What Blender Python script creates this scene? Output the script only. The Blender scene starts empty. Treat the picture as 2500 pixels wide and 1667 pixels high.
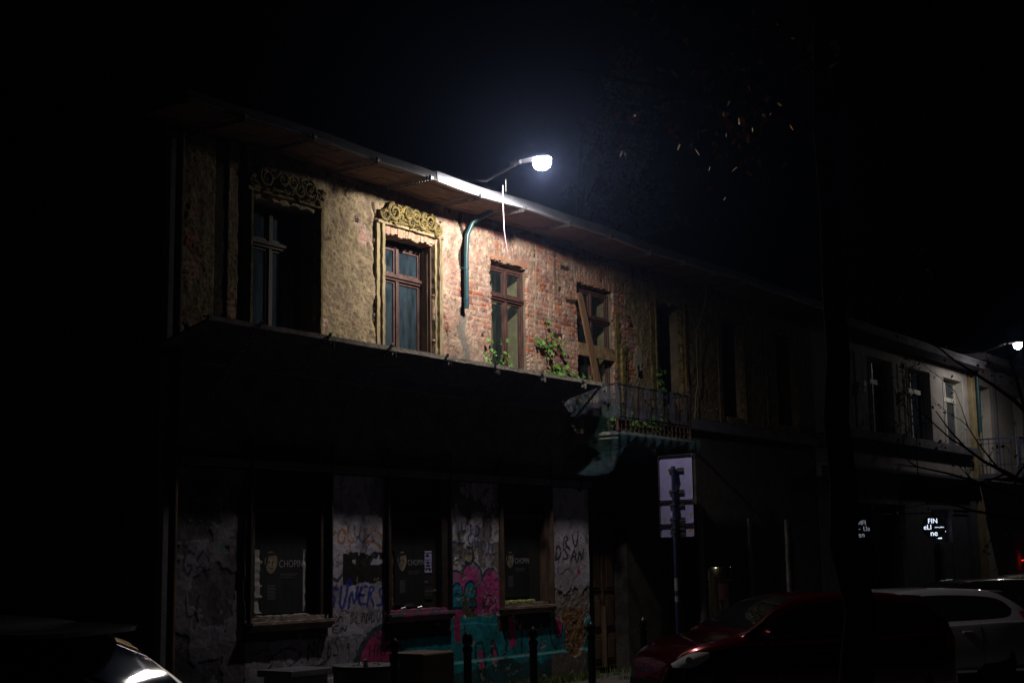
import bpy, math, random
import numpy as np
from mathutils import Matrix, Vector
R = math.radians
sc = bpy.context.scene
COL = sc.collection

# ------------------------------------------------------------------ camera
th, pt, rl = R(35.3), R(8.66), R(0.86)
fw = Vector((math.cos(th)*math.cos(pt), math.sin(th)*math.cos(pt), math.sin(pt)))
r0 = Vector((math.sin(th), -math.cos(th), 0)); u0 = r0.cross(fw)
rr = r0*math.cos(rl) - u0*math.sin(rl); uu = u0*math.cos(rl) + r0*math.sin(rl)
cam_d = bpy.data.cameras.new('camera'); cam = bpy.data.objects.new('camera', cam_d); COL.objects.link(cam)
cam.matrix_world = Matrix(((rr.x, uu.x, -fw.x, 0), (rr.y, uu.y, -fw.y, -12.5), (rr.z, uu.z, -fw.z, 1.9), (0, 0, 0, 1)))
cam_d.lens = 50.0; cam_d.sensor_width = 36.0; cam_d.clip_end = 500; cam_d.clip_start = .05
sc.camera = cam
# ------------------------------------------------------------------ night sky, exposure
w = bpy.data.worlds.new('World'); sc.world = w; w.use_nodes = True
wn = w.node_tree; bg = wn.nodes['Background']
sky = wn.nodes.new('ShaderNodeTexSky'); sky.sky_type = 'NISHITA'; sky.sun_disc = False
sky.sun_elevation = R(-4); sky.sun_rotation = R(200)
wn.links.new(sky.outputs[0], bg.inputs[0]); bg.inputs[1].default_value = 0.004
sc.view_settings.view_transform = 'Standard'; sc.view_settings.look = 'None'
sc.view_settings.exposure = 0; sc.view_settings.gamma = 1
# ------------------------------------------------------------------ street lamp lights
LAMP = (15.66, -1.96, 7.17); LAMP2 = (38.2, -1.9, 7.2)
def lamp_light(name, loc, watts, col, fx, fz, rad=.07, fy=((-1, 0), (-.40, 0), (-.15, 1), (1, 1)), street=1.35):
    # street luminaire with a shaped beam: strength over the direction's X and Z (a photometric curve, as an IES file gives)
    l = bpy.data.lights.new(name, 'POINT'); l.energy = watts; l.color = col; l.shadow_soft_size = rad; l.use_nodes = True
    nt = l.node_tree; em = nt.nodes['Emission']; tc = nt.nodes.new('ShaderNodeTexCoord'); sp = nt.nodes.new('ShaderNodeSeparateXYZ')
    nt.links.new(tc.outputs['Normal'], sp.inputs[0]); outs = []
    for ax, pts in ((0, fx), (2, fz), (1, fy)):
        mr = nt.nodes.new('ShaderNodeMapRange'); mr.inputs[1].default_value = -1; mr.inputs[2].default_value = 1; mr.inputs[3].default_value = 0; mr.inputs[4].default_value = 1
        nt.links.new(sp.outputs[ax], mr.inputs[0]); cr_ = nt.nodes.new('ShaderNodeValToRGB'); e = cr_.color_ramp.elements
        while len(e) < len(pts): e.new(.5)
        for q, (p, v) in zip(e, pts): q.position = (p+1)/2; q.color = (v, v, v, 1)
        nt.links.new(mr.outputs[0], cr_.inputs[0]); outs.append(cr_.outputs[0])
    def op(kind, p, q):
        n = nt.nodes.new('ShaderNodeMath'); n.operation = kind
        for k, s in enumerate((p, q)):
            if isinstance(s, (int, float)): n.inputs[k].default_value = s
            else: nt.links.new(s, n.inputs[k])
        return n.outputs[0]
    wall_side = op('MULTIPLY', outs[0], outs[2]); street_side = op('MULTIPLY', op('SUBTRACT', 1, outs[2]), street)
    nt.links.new(op('MULTIPLY', outs[1], op('ADD', wall_side, street_side)), em.inputs['Strength'])
    o = bpy.data.objects.new(name, l); o.location = loc; COL.objects.link(o); return o
LIGHT1 = lamp_light('lamp_glow', LAMP, 720, (1, .91, .80), [(-1, .015), (-.89, .03), (-.78, .09), (-.62, .62), (-.4, 1), (.80, 1), (.90, .62), (.95, .2), (.975, .035)],
                    [(-1, .34), (-.92, .46), (-.80, .66), (-.6, .95), (-.16, 1), (-.11, .55), (-.085, .15), (-.05, .04), (1, .06)])
LIGHT2 = lamp_light('lamp_glow', LAMP2, 98, (1, .93, .84), [(-1, .004), (-.93, .01), (-.84, .05), (-.66, .38), (-.2, 1), (.9, 1), (1, .3)],
                    [(-1, .10), (-.93, .16), (-.80, .55), (-.6, 1), (-.34, 1), (-.2, .35), (-.10, .06), (.1, .03), (1, .03)])

# ------------------------------------------------------------------ helpers
def tag(o, label=None, cat=None, group=None, kind=None):
    if label: o['label'] = label
    if cat: o['category'] = cat
    if group: o['group'] = group
    if kind: o['kind'] = kind
    return o
def empty(name, loc=(0, 0, 0), rz=0):
    o = bpy.data.objects.new(name, None); o.location = loc; o.rotation_euler = (0, 0, rz)
    COL.objects.link(o); return o
def copy_tree(o, parent=None):
    c = o.copy(); COL.objects.link(c); c.parent = parent
    for ch in list(o.children): copy_tree(ch, c)
    return c
class MB:
    def __init__(s): s.v = []; s.f = []
    def add(s, v, f):
        b = len(s.v); s.v += [tuple(p) for p in v]; s.f += [tuple(b+i for i in q) for q in f]; return s
    def box(s, x0, x1, y0, y1, z0, z1, M=None):
        v = [(x, y, z) for x in (x0, x1) for y in (y0, y1) for z in (z0, z1)]
        if M is not None: v = [tuple(M @ Vector(p)) for p in v]
        return s.add(v, [(0, 1, 3, 2), (4, 6, 7, 5), (0, 4, 5, 1), (2, 3, 7, 6), (0, 2, 6, 4), (1, 5, 7, 3)])
    def bar(s, a, b, w_, h_, up=(0, 0, 1)):
        a, b = Vector(a), Vector(b); d = (b-a).normalized(); u = Vector(up)
        if abs(d.dot(u)) > .98: u = Vector((0, 1, 0))
        x = d.cross(u).normalized()*w_/2; y = x.cross(d).normalized()*h_/2
        v = [a-x-y, a+x-y, a+x+y, a-x+y, b-x-y, b+x-y, b+x+y, b-x+y]
        return s.add(v, [(3, 2, 1, 0), (4, 5, 6, 7), (0, 1, 5, 4), (1, 2, 6, 5), (2, 3, 7, 6), (3, 0, 4, 7)])
    def tube(s, pts, rad, n=8, cap=True):
        pts = [Vector(p) for p in pts]; m = len(pts)
        if not hasattr(rad, '__len__'): rad = [rad]*m
        d0 = (pts[1]-pts[0]).normalized(); nx = d0.orthogonal().normalized(); rings = []; b = len(s.v)
        for i, p in enumerate(pts):
            d = (pts[min(i+1, m-1)]-pts[max(i-1, 0)]).normalized()
            nx = (nx - d*nx.dot(d)); nx = nx.normalized() if nx.length > 1e-6 else d.orthogonal().normalized()
            ny = d.cross(nx)
            for k in range(n):
                a = 2*math.pi*k/n; s.v.append(tuple(p+(nx*math.cos(a)+ny*math.sin(a))*rad[i]))
        for i in range(m-1):
            for k in range(n):
                k2 = (k+1) % n; s.f.append((b+i*n+k, b+i*n+k2, b+(i+1)*n+k2, b+(i+1)*n+k))
        if cap:
            s.f.append(tuple(b+k for k in range(n))[::-1]); s.f.append(tuple(b+(m-1)*n+k for k in range(n)))
        return s
    def lathe(s, prof, c=(0, 0, 0), n=20):
        b = len(s.v); m = len(prof)
        for r_, z in prof:
            for k in range(n):
                a = 2*math.pi*k/n; s.v.append((c[0]+r_*math.cos(a), c[1]+r_*math.sin(a), c[2]+z))
        for i in range(m-1):
            for k in range(n):
                k2 = (k+1) % n; s.f.append((b+i*n+k, b+i*n+k2, b+(i+1)*n+k2, b+(i+1)*n+k))
        s.f.append(tuple(b+k for k in range(n))[::-1]); s.f.append(tuple(b+(m-1)*n+k for k in range(n)))
        return s
    def build(s, name, m, parent=None, smooth=False, bevel=0):
        me = bpy.data.meshes.new(name); me.from_pydata(s.v, [], s.f); me.update()
        o = bpy.data.objects.new(name, me); COL.objects.link(o)
        if m: me.materials.append(m)
        o.parent = parent
        if smooth:
            me.polygons.foreach_set('use_smooth', [True]*len(me.polygons))
            me.set_sharp_from_angle(angle=R(40))
        if bevel:
            bv = o.modifiers.new('bevel', 'BEVEL'); bv.width = bevel; bv.segments = 2; bv.limit_method = 'ANGLE'
        return o
def text_mesh(name, body, size, m, M, parent=None, ext=.002, align='LEFT', sx=1, space=1):
    cu = bpy.data.curves.new(name, 'FONT'); cu.body = body; cu.size = size; cu.extrude = ext; cu.align_x = align; cu.space_character = space
    t = bpy.data.objects.new(name, cu); COL.objects.link(t)
    dg = bpy.context.evaluated_depsgraph_get(); me = bpy.data.meshes.new_from_object(t.evaluated_get(dg))
    bpy.data.objects.remove(t); me.transform(M @ Matrix.Diagonal((sx, 1, 1, 1))); me.materials.clear(); me.materials.append(m)
    o = bpy.data.objects.new(name, me); COL.objects.link(o); o.parent = parent; return o
# wall-facing text frame: x along +X, up +Z, facing -Y
def FACE(x, y, z): return Matrix.Translation((x, y, z)) @ Matrix.Rotation(R(90), 4, 'X')

def mat(name, c, rough=.7, metal=0, c2=None, scale=8, bump=0, bscale=60, spec=.5, coat=0, em=None, ems=0, contrast=.5, stretch=(1, 1, 1)):
    m = bpy.data.materials.new(name); m.use_nodes = True; nt = m.node_tree; b = nt.nodes['Principled BSDF']
    b.inputs['Base Color'].default_value = (*c, 1); b.inputs['Roughness'].default_value = rough; b.inputs['Metallic'].default_value = metal
    b.inputs['Specular IOR Level'].default_value = spec; b.inputs['Coat Weight'].default_value = coat
    if em: b.inputs['Emission Color'].default_value = (*em, 1); b.inputs['Emission Strength'].default_value = ems
    tc = nt.nodes.new('ShaderNodeTexCoord'); mp = nt.nodes.new('ShaderNodeMapping'); mp.inputs['Scale'].default_value = stretch
    nt.links.new(tc.outputs['Object'], mp.inputs[0])
    if c2:
        n = nt.nodes.new('ShaderNodeTexNoise'); n.inputs['Scale'].default_value = scale; n.inputs['Detail'].default_value = 8; n.inputs['Roughness'].default_value = .65
        rp = nt.nodes.new('ShaderNodeValToRGB'); rp.color_ramp.elements[0].position = .5-contrast/2*.5; rp.color_ramp.elements[1].position = .5+contrast/2*.5
        rp.color_ramp.elements[0].color = (*c, 1); rp.color_ramp.elements[1].color = (*c2, 1)
        nt.links.new(mp.outputs[0], n.inputs['Vector']); nt.links.new(n.outputs[0], rp.inputs[0]); nt.links.new(rp.outputs[0], b.inputs['Base Color'])
        mr = nt.nodes.new('ShaderNodeMapRange'); mr.inputs[3].default_value = max(0, rough-.12); mr.inputs[4].default_value = min(1, rough+.12)
        nt.links.new(n.outputs[0], mr.inputs[0]); nt.links.new(mr.outputs[0], b.inputs['Roughness'])
    if bump:
        n2 = nt.nodes.new('ShaderNodeTexNoise'); n2.inputs['Scale'].default_value = bscale; n2.inputs['Detail'].default_value = 6
        bp = nt.nodes.new('ShaderNodeBump'); bp.inputs['Strength'].default_value = min(1, bump); bp.inputs['Distance'].default_value = .01
        nt.links.new(mp.outputs[0], n2.inputs['Vector']); nt.links.new(n2.outputs[0], bp.inputs['Height']); nt.links.new(bp.outputs[0], b.inputs['Normal'])
    return m
def attr_mat(name, rough=.9, bump=.9, bscale=70, dist=.012):
    m = bpy.data.materials.new(name); m.use_nodes = True; nt = m.node_tree; b = nt.nodes['Principled BSDF']
    a = nt.nodes.new('ShaderNodeAttribute'); a.attribute_name = 'paint'
    n = nt.nodes.new('ShaderNodeTexNoise'); n.inputs['Scale'].default_value = bscale; n.inputs['Detail'].default_value = 8; n.inputs['Roughness'].default_value = .7
    tc = nt.nodes.new('ShaderNodeTexCoord'); nt.links.new(tc.outputs['Object'], n.inputs['Vector'])
    mr = nt.nodes.new('ShaderNodeMapRange'); mr.inputs[1].default_value = .25; mr.inputs[2].default_value = .75; mr.inputs[3].default_value = .72; mr.inputs[4].default_value = 1.25
    nt.links.new(n.outputs[0], mr.inputs[0])
    vm = nt.nodes.new('ShaderNodeVectorMath'); vm.operation = 'SCALE'; nt.links.new(a.outputs['Color'], vm.inputs[0]); nt.links.new(mr.outputs[0], vm.inputs['Scale'])
    nt.links.new(vm.outputs[0], b.inputs['Base Color']); b.inputs['Roughness'].default_value = rough; b.inputs['Specular IOR Level'].default_value = .25
    bp = nt.nodes.new('ShaderNodeBump'); bp.inputs['Strength'].default_value = bump; bp.inputs['Distance'].default_value = dist
    nt.links.new(n.outputs[0], bp.inputs['Height']); nt.links.new(bp.outputs[0], b.inputs['Normal'])
    return m
def glass_mat(name, dust=.25, col=(.10, .13, .15), rough=.06, streak=14):
    m = bpy.data.materials.new(name); m.use_nodes = True; nt = m.node_tree; nt.nodes.remove(nt.nodes['Principled BSDF']); out = nt.nodes['Material Output']
    tr = nt.nodes.new('ShaderNodeBsdfTransparent'); tr.inputs[0].default_value = (.92, .93, .90, 1)
    df = nt.nodes.new('ShaderNodeBsdfDiffuse'); df.inputs[0].default_value = (*col, 1)
    gl = nt.nodes.new('ShaderNodeBsdfGlossy'); gl.inputs['Roughness'].default_value = rough
    n = nt.nodes.new('ShaderNodeTexNoise'); n.inputs['Scale'].default_value = streak; n.inputs['Detail'].default_value = 9
    tc = nt.nodes.new('ShaderNodeTexCoord'); mp = nt.nodes.new('ShaderNodeMapping'); mp.inputs['Scale'].default_value = (1, 1, .25)
    nt.links.new(tc.outputs['Object'], mp.inputs[0]); nt.links.new(mp.outputs[0], n.inputs['Vector'])
    mr = nt.nodes.new('ShaderNodeMapRange'); mr.inputs[1].default_value = .3; mr.inputs[2].default_value = .75; mr.inputs[3].default_value = dust*.35; mr.inputs[4].default_value = min(1, dust*1.6)
    nt.links.new(n.outputs[0], mr.inputs[0])
    m1 = nt.nodes.new('ShaderNodeMixShader'); nt.links.new(mr.outputs[0], m1.inputs[0]); nt.links.new(tr.outputs[0], m1.inputs[1]); nt.links.new(df.outputs[0], m1.inputs[2])
    fr = nt.nodes.new('ShaderNodeFresnel'); fr.inputs[0].default_value = 1.5
    m2 = nt.nodes.new('ShaderNodeMixShader'); ge = nt.nodes.new('ShaderNodeNewGeometry'); iv = nt.nodes.new('ShaderNodeMath'); iv.operation = 'SUBTRACT'; iv.inputs[0].default_value = 1; nt.links.new(ge.outputs['Backfacing'], iv.inputs[1]); mf = nt.nodes.new('ShaderNodeMath'); mf.operation = 'MULTIPLY'; nt.links.new(iv.outputs[0], mf.inputs[0]); nt.links.new(fr.outputs[0], mf.inputs[1]); nt.links.new(mf.outputs[0], m2.inputs[0]); nt.links.new(m1.outputs[0], m2.inputs[1]); nt.links.new(gl.outputs[0], m2.inputs[2])
    nt.links.new(m2.outputs[0], out.inputs[0]); return m
def sheer_mat(name, c, alpha, grid=0, rough=.7):
    m = bpy.data.materials.new(name); m.use_nodes = True; nt = m.node_tree; b = nt.nodes['Principled BSDF']
    b.inputs['Base Color'].default_value = (*c, 1); b.inputs['Roughness'].default_value = rough
    tc = nt.nodes.new('ShaderNodeTexCoord'); n = nt.nodes.new('ShaderNodeTexNoise'); n.inputs['Scale'].default_value = 5; n.inputs['Detail'].default_value = 6
    nt.links.new(tc.outputs['Object'], n.inputs['Vector'])
    mr = nt.nodes.new('ShaderNodeMapRange'); mr.inputs[1].default_value = .35; mr.inputs[2].default_value = .65; mr.inputs[3].default_value = alpha*.6; mr.inputs[4].default_value = min(1, alpha*1.35)
    nt.links.new(n.outputs[0], mr.inputs[0]); nt.links.new(mr.outputs[0], b.inputs['Alpha'])
    if grid:
        wv = nt.nodes.new('ShaderNodeTexWave'); wv.bands_direction = 'Z'; wv.inputs['Scale'].default_value = grid; wv.inputs['Distortion'].default_value = .6
        nt.links.new(tc.outputs['Object'], wv.inputs['Vector'])
        mu = nt.nodes.new('ShaderNodeMath'); mu.operation = 'MULTIPLY'; ad = nt.nodes.new('ShaderNodeMath'); ad.operation = 'ADD'; ad.inputs[1].default_value = .45
        nt.links.new(wv.outputs[1], ad.inputs[0]); nt.links.new(ad.outputs[0], mu.inputs[0]); nt.links.new(mr.outputs[0], mu.inputs[1]); nt.links.new(mu.outputs[0], b.inputs['Alpha'])
    return m
M_ = dict(
 wall=attr_mat('wall_surface'), wallg=attr_mat('painted_wall', bump=.4, bscale=60),
 frame=mat('brown_window_paint', (.045, .020, .018), .55, c2=(.11, .055, .048), scale=14, bump=.5, bscale=40, contrast=.6, stretch=(1, 1, .3)),
 frame_dk=mat('dark_window_paint', (.018, .012, .010), .75, c2=(.04, .028, .023), scale=12, bump=.5, bscale=40),
 frame_wh=mat('white_window_frame', (.62, .6, .55), .5, c2=(.5, .48, .44), scale=9),
 cream=mat('cream_reveal', (.36, .34, .21), .85, c2=(.22, .21, .14), scale=5, bump=.5, bscale=30),
 dark=mat('dark_interior', (.012, .011, .010), .9),
 curtain=mat('inner_curtain', (.10, .11, .11), .9, c2=(.05, .055, .055), scale=3, stretch=(6, 1, .3)),
 stucco=mat('ochre_stucco', (.25, .18, .05), .95, c2=(.05, .045, .02), scale=11, bump=1, bscale=45, contrast=.6),
 stucco_m=mat('moulding_stucco', (.40, .32, .18), .95, c2=(.12, .095, .055), scale=9, bump=1, bscale=50, contrast=.6, stretch=(1, 1, .35)),
 board=mat('soffit_boards', (.23, .115, .05), .85, c2=(.11, .06, .03), scale=6, bump=.6, bscale=25, stretch=(1, 4, 1)),
 zinc=mat('zinc_sheet', (.50, .52, .62), .45, .45, c2=(.36, .38, .47), scale=3, bump=.15, bscale=8),
 zinc_d=mat('dull_zinc_sheet', (.07, .07, .09), .6, .3, c2=(.04, .04, .055), scale=4),
 steel=mat('galvanised_steel', (.30, .31, .31), .5, .7, c2=(.14, .145, .145), scale=25, bump=.2),
 iron=mat('black_iron', (.012, .012, .014), .38, .2, bump=.2),
 rust=mat('rusty_iron', (.07, .024, .017), .8, .0, c2=(.025, .012, .01), scale=18, bump=.5),
 pipe=mat('teal_pipe', (.014, .06, .08), .35, .0, c2=(.02, .08, .10), scale=12),
 plank=mat('weathered_plank', (.30, .17, .09), .85, c2=(.13, .07, .04), scale=7, bump=.8, bscale=18, stretch=(1, 1, .25), contrast=.7),
 plank2=mat('pale_plank', (.40, .29, .16), .85, c2=(.16, .09, .045), scale=9, bump=.8, bscale=18, contrast=.6),
 canopy=mat('canopy_boards', (.13, .11, .10), .85, c2=(.05, .045, .045), scale=9, bump=.8, bscale=30),
 leaf=mat('ivy_leaf', (.05, .20, .035), .45, c2=(.16, .33, .05), scale=13, contrast=.7),
 leafy=mat('yellow_leaf', (.27, .15, .02), .8, spec=.1, c2=(.32, .10, .012), scale=3, contrast=.8),
 leafd=mat('dark_leaf', (.05, .07, .05), .6, c2=(.09, .11, .08), scale=6),
 bark=mat('bark', (.014, .012, .010), 1, spec=0, c2=(.03, .027, .022), scale=14, bump=1, bscale=20, stretch=(1, 1, .3)),
 asphalt=mat('asphalt', (.045, .045, .048), .8, c2=(.075, .073, .075), scale=30, bump=.8, bscale=160),
 paving=mat('pavement_slab', (.14, .135, .15), .85, c2=(.20, .19, .20), scale=4, bump=.6, bscale=90),
 kerb=mat('granite_kerb', (.25, .24, .24), .8, c2=(.16, .16, .16), scale=60, bump=.5),
 granite=mat('brown_granite', (.24, .18, .13), .8, c2=(.10, .075, .055), scale=70, bump=.8, bscale=110, contrast=.6),
 concrete=mat('concrete', (.26, .25, .24), .9, c2=(.15, .145, .15), scale=7, bump=.6),
 alu=mat('sign_back', (.34, .33, .66), .55, 0, c2=(.29, .28, .56), scale=5),
 bluepole=mat('blue_painted_pole', (.035, .05, .14), .4, .2, c2=(.06, .08, .18), scale=20),
 paper=mat('white_paper', (.42, .41, .42), .9, c2=(.28, .27, .29), scale=20, contrast=.7),
 paper_y=mat('yellow_paper', (.50, .56, .22), .9, c2=(.36, .40, .18), scale=14),
 paper_k=mat('black_poster', (.010, .010, .013), .6, c2=(.016, .015, .02), scale=5),
 ink=mat('black_ink', (.015, .015, .015), .8), inkw=mat('pale_ink', (.26, .25, .28), .8), inkr=mat('red_ink', (.4, .04, .02), .8),
 skin=mat('printed_face', (.36, .30, .24), .8, c2=(.10, .08, .065), scale=9, contrast=.7),
 lilac=mat('lilac_print', (.36, .32, .62), .8), brownp=mat('brown_print', (.12, .05, .03), .8, c2=(.04, .02, .015), scale=12),
 wood=mat('dark_door_wood', (.07, .04, .025), .6, c2=(.12, .075, .05), scale=10, bump=.5, stretch=(1, 1, .2)),
 greywall=mat('grey_plaster', (.42, .38, .37), .9, c2=(.30, .27, .27), scale=2.2, bump=.5, bscale=70),
 greydk=mat('grey_stone_base', (.16, .155, .19), .85, c2=(.11, .105, .14), scale=3, bump=.5, bscale=50),
 yelwall=mat('yellow_plaster', (.42, .34, .20), .9, c2=(.30, .23, .13), scale=5, bump=.5, bscale=60),
 creamwall=mat('cream_plaster', (.50, .45, .42), .9, c2=(.42, .38, .36), scale=2, bump=.3),
 brass=mat('brushed_steel', (.34, .33, .22), .22, 1, c2=(.26, .25, .17), scale=30, stretch=(1, 1, .05)),
 white_em=mat('lit_letters', (.8, .85, 1), .5, em=(.72, .82, 1), ems=1.5),
 red_em=mat('red_lamp', (.6, .02, .01), .5, em=(1, .02, .01), ems=2.0),
 edge=mat('lit_edge_board', (.42, .38, .34), .9, c2=(.16, .14, .12), scale=12, bump=1, bscale=40, contrast=.8),  # weathered board, colour raised to paint in the lamp-lit canopy edge
 jambwood=mat('jamb_wood', (.12, .075, .05), .9, c2=(.05, .03, .02), scale=8, bump=.8, bscale=20, stretch=(1, 1, .3)),
 cable=mat('pale_cable', (.75, .50, .72), .5),
 pink=mat('pink_paint', (.46, .07, .22), .85, c2=(.06, .16, .17), scale=9, contrast=.35, bump=.8, bscale=30),
 sill=mat('worn_sill', (.34, .27, .24), .9, c2=(.16, .11, .09), scale=9, bump=1, bscale=28, stretch=(.4, 1, 1)),
 pot=mat('black_plastic', (.012, .012, .014), .3),
)
M_['glass'] = glass_mat('dusty_glass', .36, (.05, .08, .11))
M_['glass_clear'] = glass_mat('window_glass', .10, (.10, .13, .14))
M_['shopglass'] = glass_mat('shop_glass', .02, (.1, .1, .1), rough=.004)
M_['tarp'] = sheer_mat('blue_tarp', (.03, .045, .085), .44)
M_['net'] = sheer_mat('green_net', (.01, .06, .045), .16, grid=14)
M_['netb'] = sheer_mat('blue_net', (.014, .045, .065), .5, grid=14)
# ------------------------------------------------------------------ noise on arrays
_rs = np.random.RandomState(7); _T = _rs.rand(512, 512)
def vn(x, z, s, seed=0):
    x = x*s+seed*17.3; z = z*s+seed*9.7
    xi = np.floor(x).astype(int); zi = np.floor(z).astype(int); fx = x-xi; fz = z-zi
    fx = fx*fx*(3-2*fx); fz = fz*fz*(3-2*fz)
    g = lambda a, b: _T[a % 512, b % 512]
    return (g(xi, zi)*(1-fx)+g(xi+1, zi)*fx)*(1-fz)+(g(xi, zi+1)*(1-fx)+g(xi+1, zi+1)*fx)*fz
def fbm(x, z, s, seed=0, o=5, p=.55):
    t = 0; a = 1; n = 0
    for i in range(o): t = t+a*vn(x, z, s*2**i, seed+i); n += a; a *= p
    return ((t/n)-.5)/.14            # about a z-score
def sst(a, b, x): t = np.clip((x-a)/(b-a), 0, 1); return t*t*(3-2*t)
def h2(a, b, k=0): return _T[(a*7+b*131+k*53) % 512, (a*29+b*3+k*91) % 512]
def mixc(c, t, d): return c*(1-t[..., None])+np.array(d)*t[..., None]
def brick_field(X, Z, soldier=None):
    Xw = X+.006*fbm(X, Z, 5, 3, 3); Zw = Z+.005*fbm(X, Z, 4, 5, 3)
    if soldier is not None:
        Xa = np.where(soldier, Zw-.08, Xw); Za = np.where(soldier, Xw*1.0, Zw)
    else: Xa, Za = Xw, Zw
    row = np.floor(Za/.077).astype(int); zl = Za-row*.077
    u = Xa+(row % 2)*.13+h2(row, row*0)*.05; cell = np.floor(u/.40).astype(int); ul = u-cell*.40
    hd = ul >= .268; a = np.where(hd, .268, 0); b = np.where(hd, .40, .268); ident = cell*2+hd
    de = np.minimum(np.minimum(ul-a, b-ul), np.minimum(zl, .077-zl))
    return sst(.003, .010, de+.003*fbm(X, Z, 40, 8, 2)), ident, row
PAL = np.array([(.34, .085, .04), (.42, .155, .075), (.22, .095, .08), (.27, .15, .13), (.40, .11, .06), (.27, .12, .12), (.38, .20, .16)])
def grid_wall(name, x0, x1, z0, z1, step, holes, fn, mt, parent, back=.02):
    nx = int(round((x1-x0)/step))+1; nz = int(round((z1-z0)/step))+1
    xs = np.linspace(x0, x1, nx); zs = np.linspace(z0, z1, nz); X, Z = np.meshgrid(xs, zs)
    H, C = fn(X, Z)
    keep = np.ones((nz-1, nx-1), bool); cx = (X[1:, 1:]+X[:-1, :-1])/2; cz = (Z[1:, 1:]+Z[:-1, :-1])/2
    jx = .012*fbm(cx, cz, 9, 21, 3)
    for (a, b, c, d) in holes: keep &= ~((cx > a+jx) & (cx < b+jx) & (cz > c) & (cz < d+jx*1.5))
    idx = np.arange(nx*nz).reshape(nz, nx)
    V = np.stack([X.ravel(), -H.ravel(), Z.ravel()], 1); Vb = V.copy(); Vb[:, 1] = back
    q = np.stack([idx[:-1, :-1], idx[:-1, 1:], idx[1:, 1:], idx[1:, :-1]], -1)[keep]
    N = nx*nz; kp = np.pad(keep, 1); F = [q]
    for dz, dx, e0, e1 in ((-1, 0, (0, 0), (0, 1)), (1, 0, (1, 1), (1, 0)), (0, -1, (1, 0), (0, 0)), (0, 1, (0, 1), (1, 1))):
        nb = kp[1+dz:nz+dz, 1+dx:nx+dx] if True else None
        bd = keep & ~nb; ii, jj = np.nonzero(bd)
        a = idx[ii+e0[0], jj+e0[1]]; b = idx[ii+e1[0], jj+e1[1]]
        F.append(np.stack([b, a, a+N, b+N], 1))
    F = np.concatenate(F); V = np.concatenate([V, Vb]); Cf = np.concatenate([C.reshape(-1, 3)]*2)
    used = np.unique(F); rm = np.full(len(V), -1); rm[used] = np.arange(len(used)); V = V[used]; Cf = Cf[used]; F = rm[F]
    me = bpy.data.meshes.new(name); me.vertices.add(len(V)); me.vertices.foreach_set('co', V.astype(np.float32).ravel())
    me.loops.add(F.size); me.loops.foreach_set('vertex_index', F.astype(np.int32).ravel())
    me.polygons.add(len(F)); me.polygons.foreach_set('loop_start', (np.arange(len(F))*4).astype(np.int32)); me.polygons.foreach_set('loop_total', np.full(len(F), 4, np.int32))
    me.update(calc_edges=True); me.validate()
    at = me.attributes.new('paint', 'FLOAT_COLOR', 'POINT'); at.data.foreach_set('color', np.concatenate([np.clip(Cf, 0, 1), np.ones((len(Cf), 1))], 1).astype(np.float32).ravel())
    me.materials.append(mt); o = bpy.data.objects.new(name, me); COL.objects.link(o); o.parent = parent; return o

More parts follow.
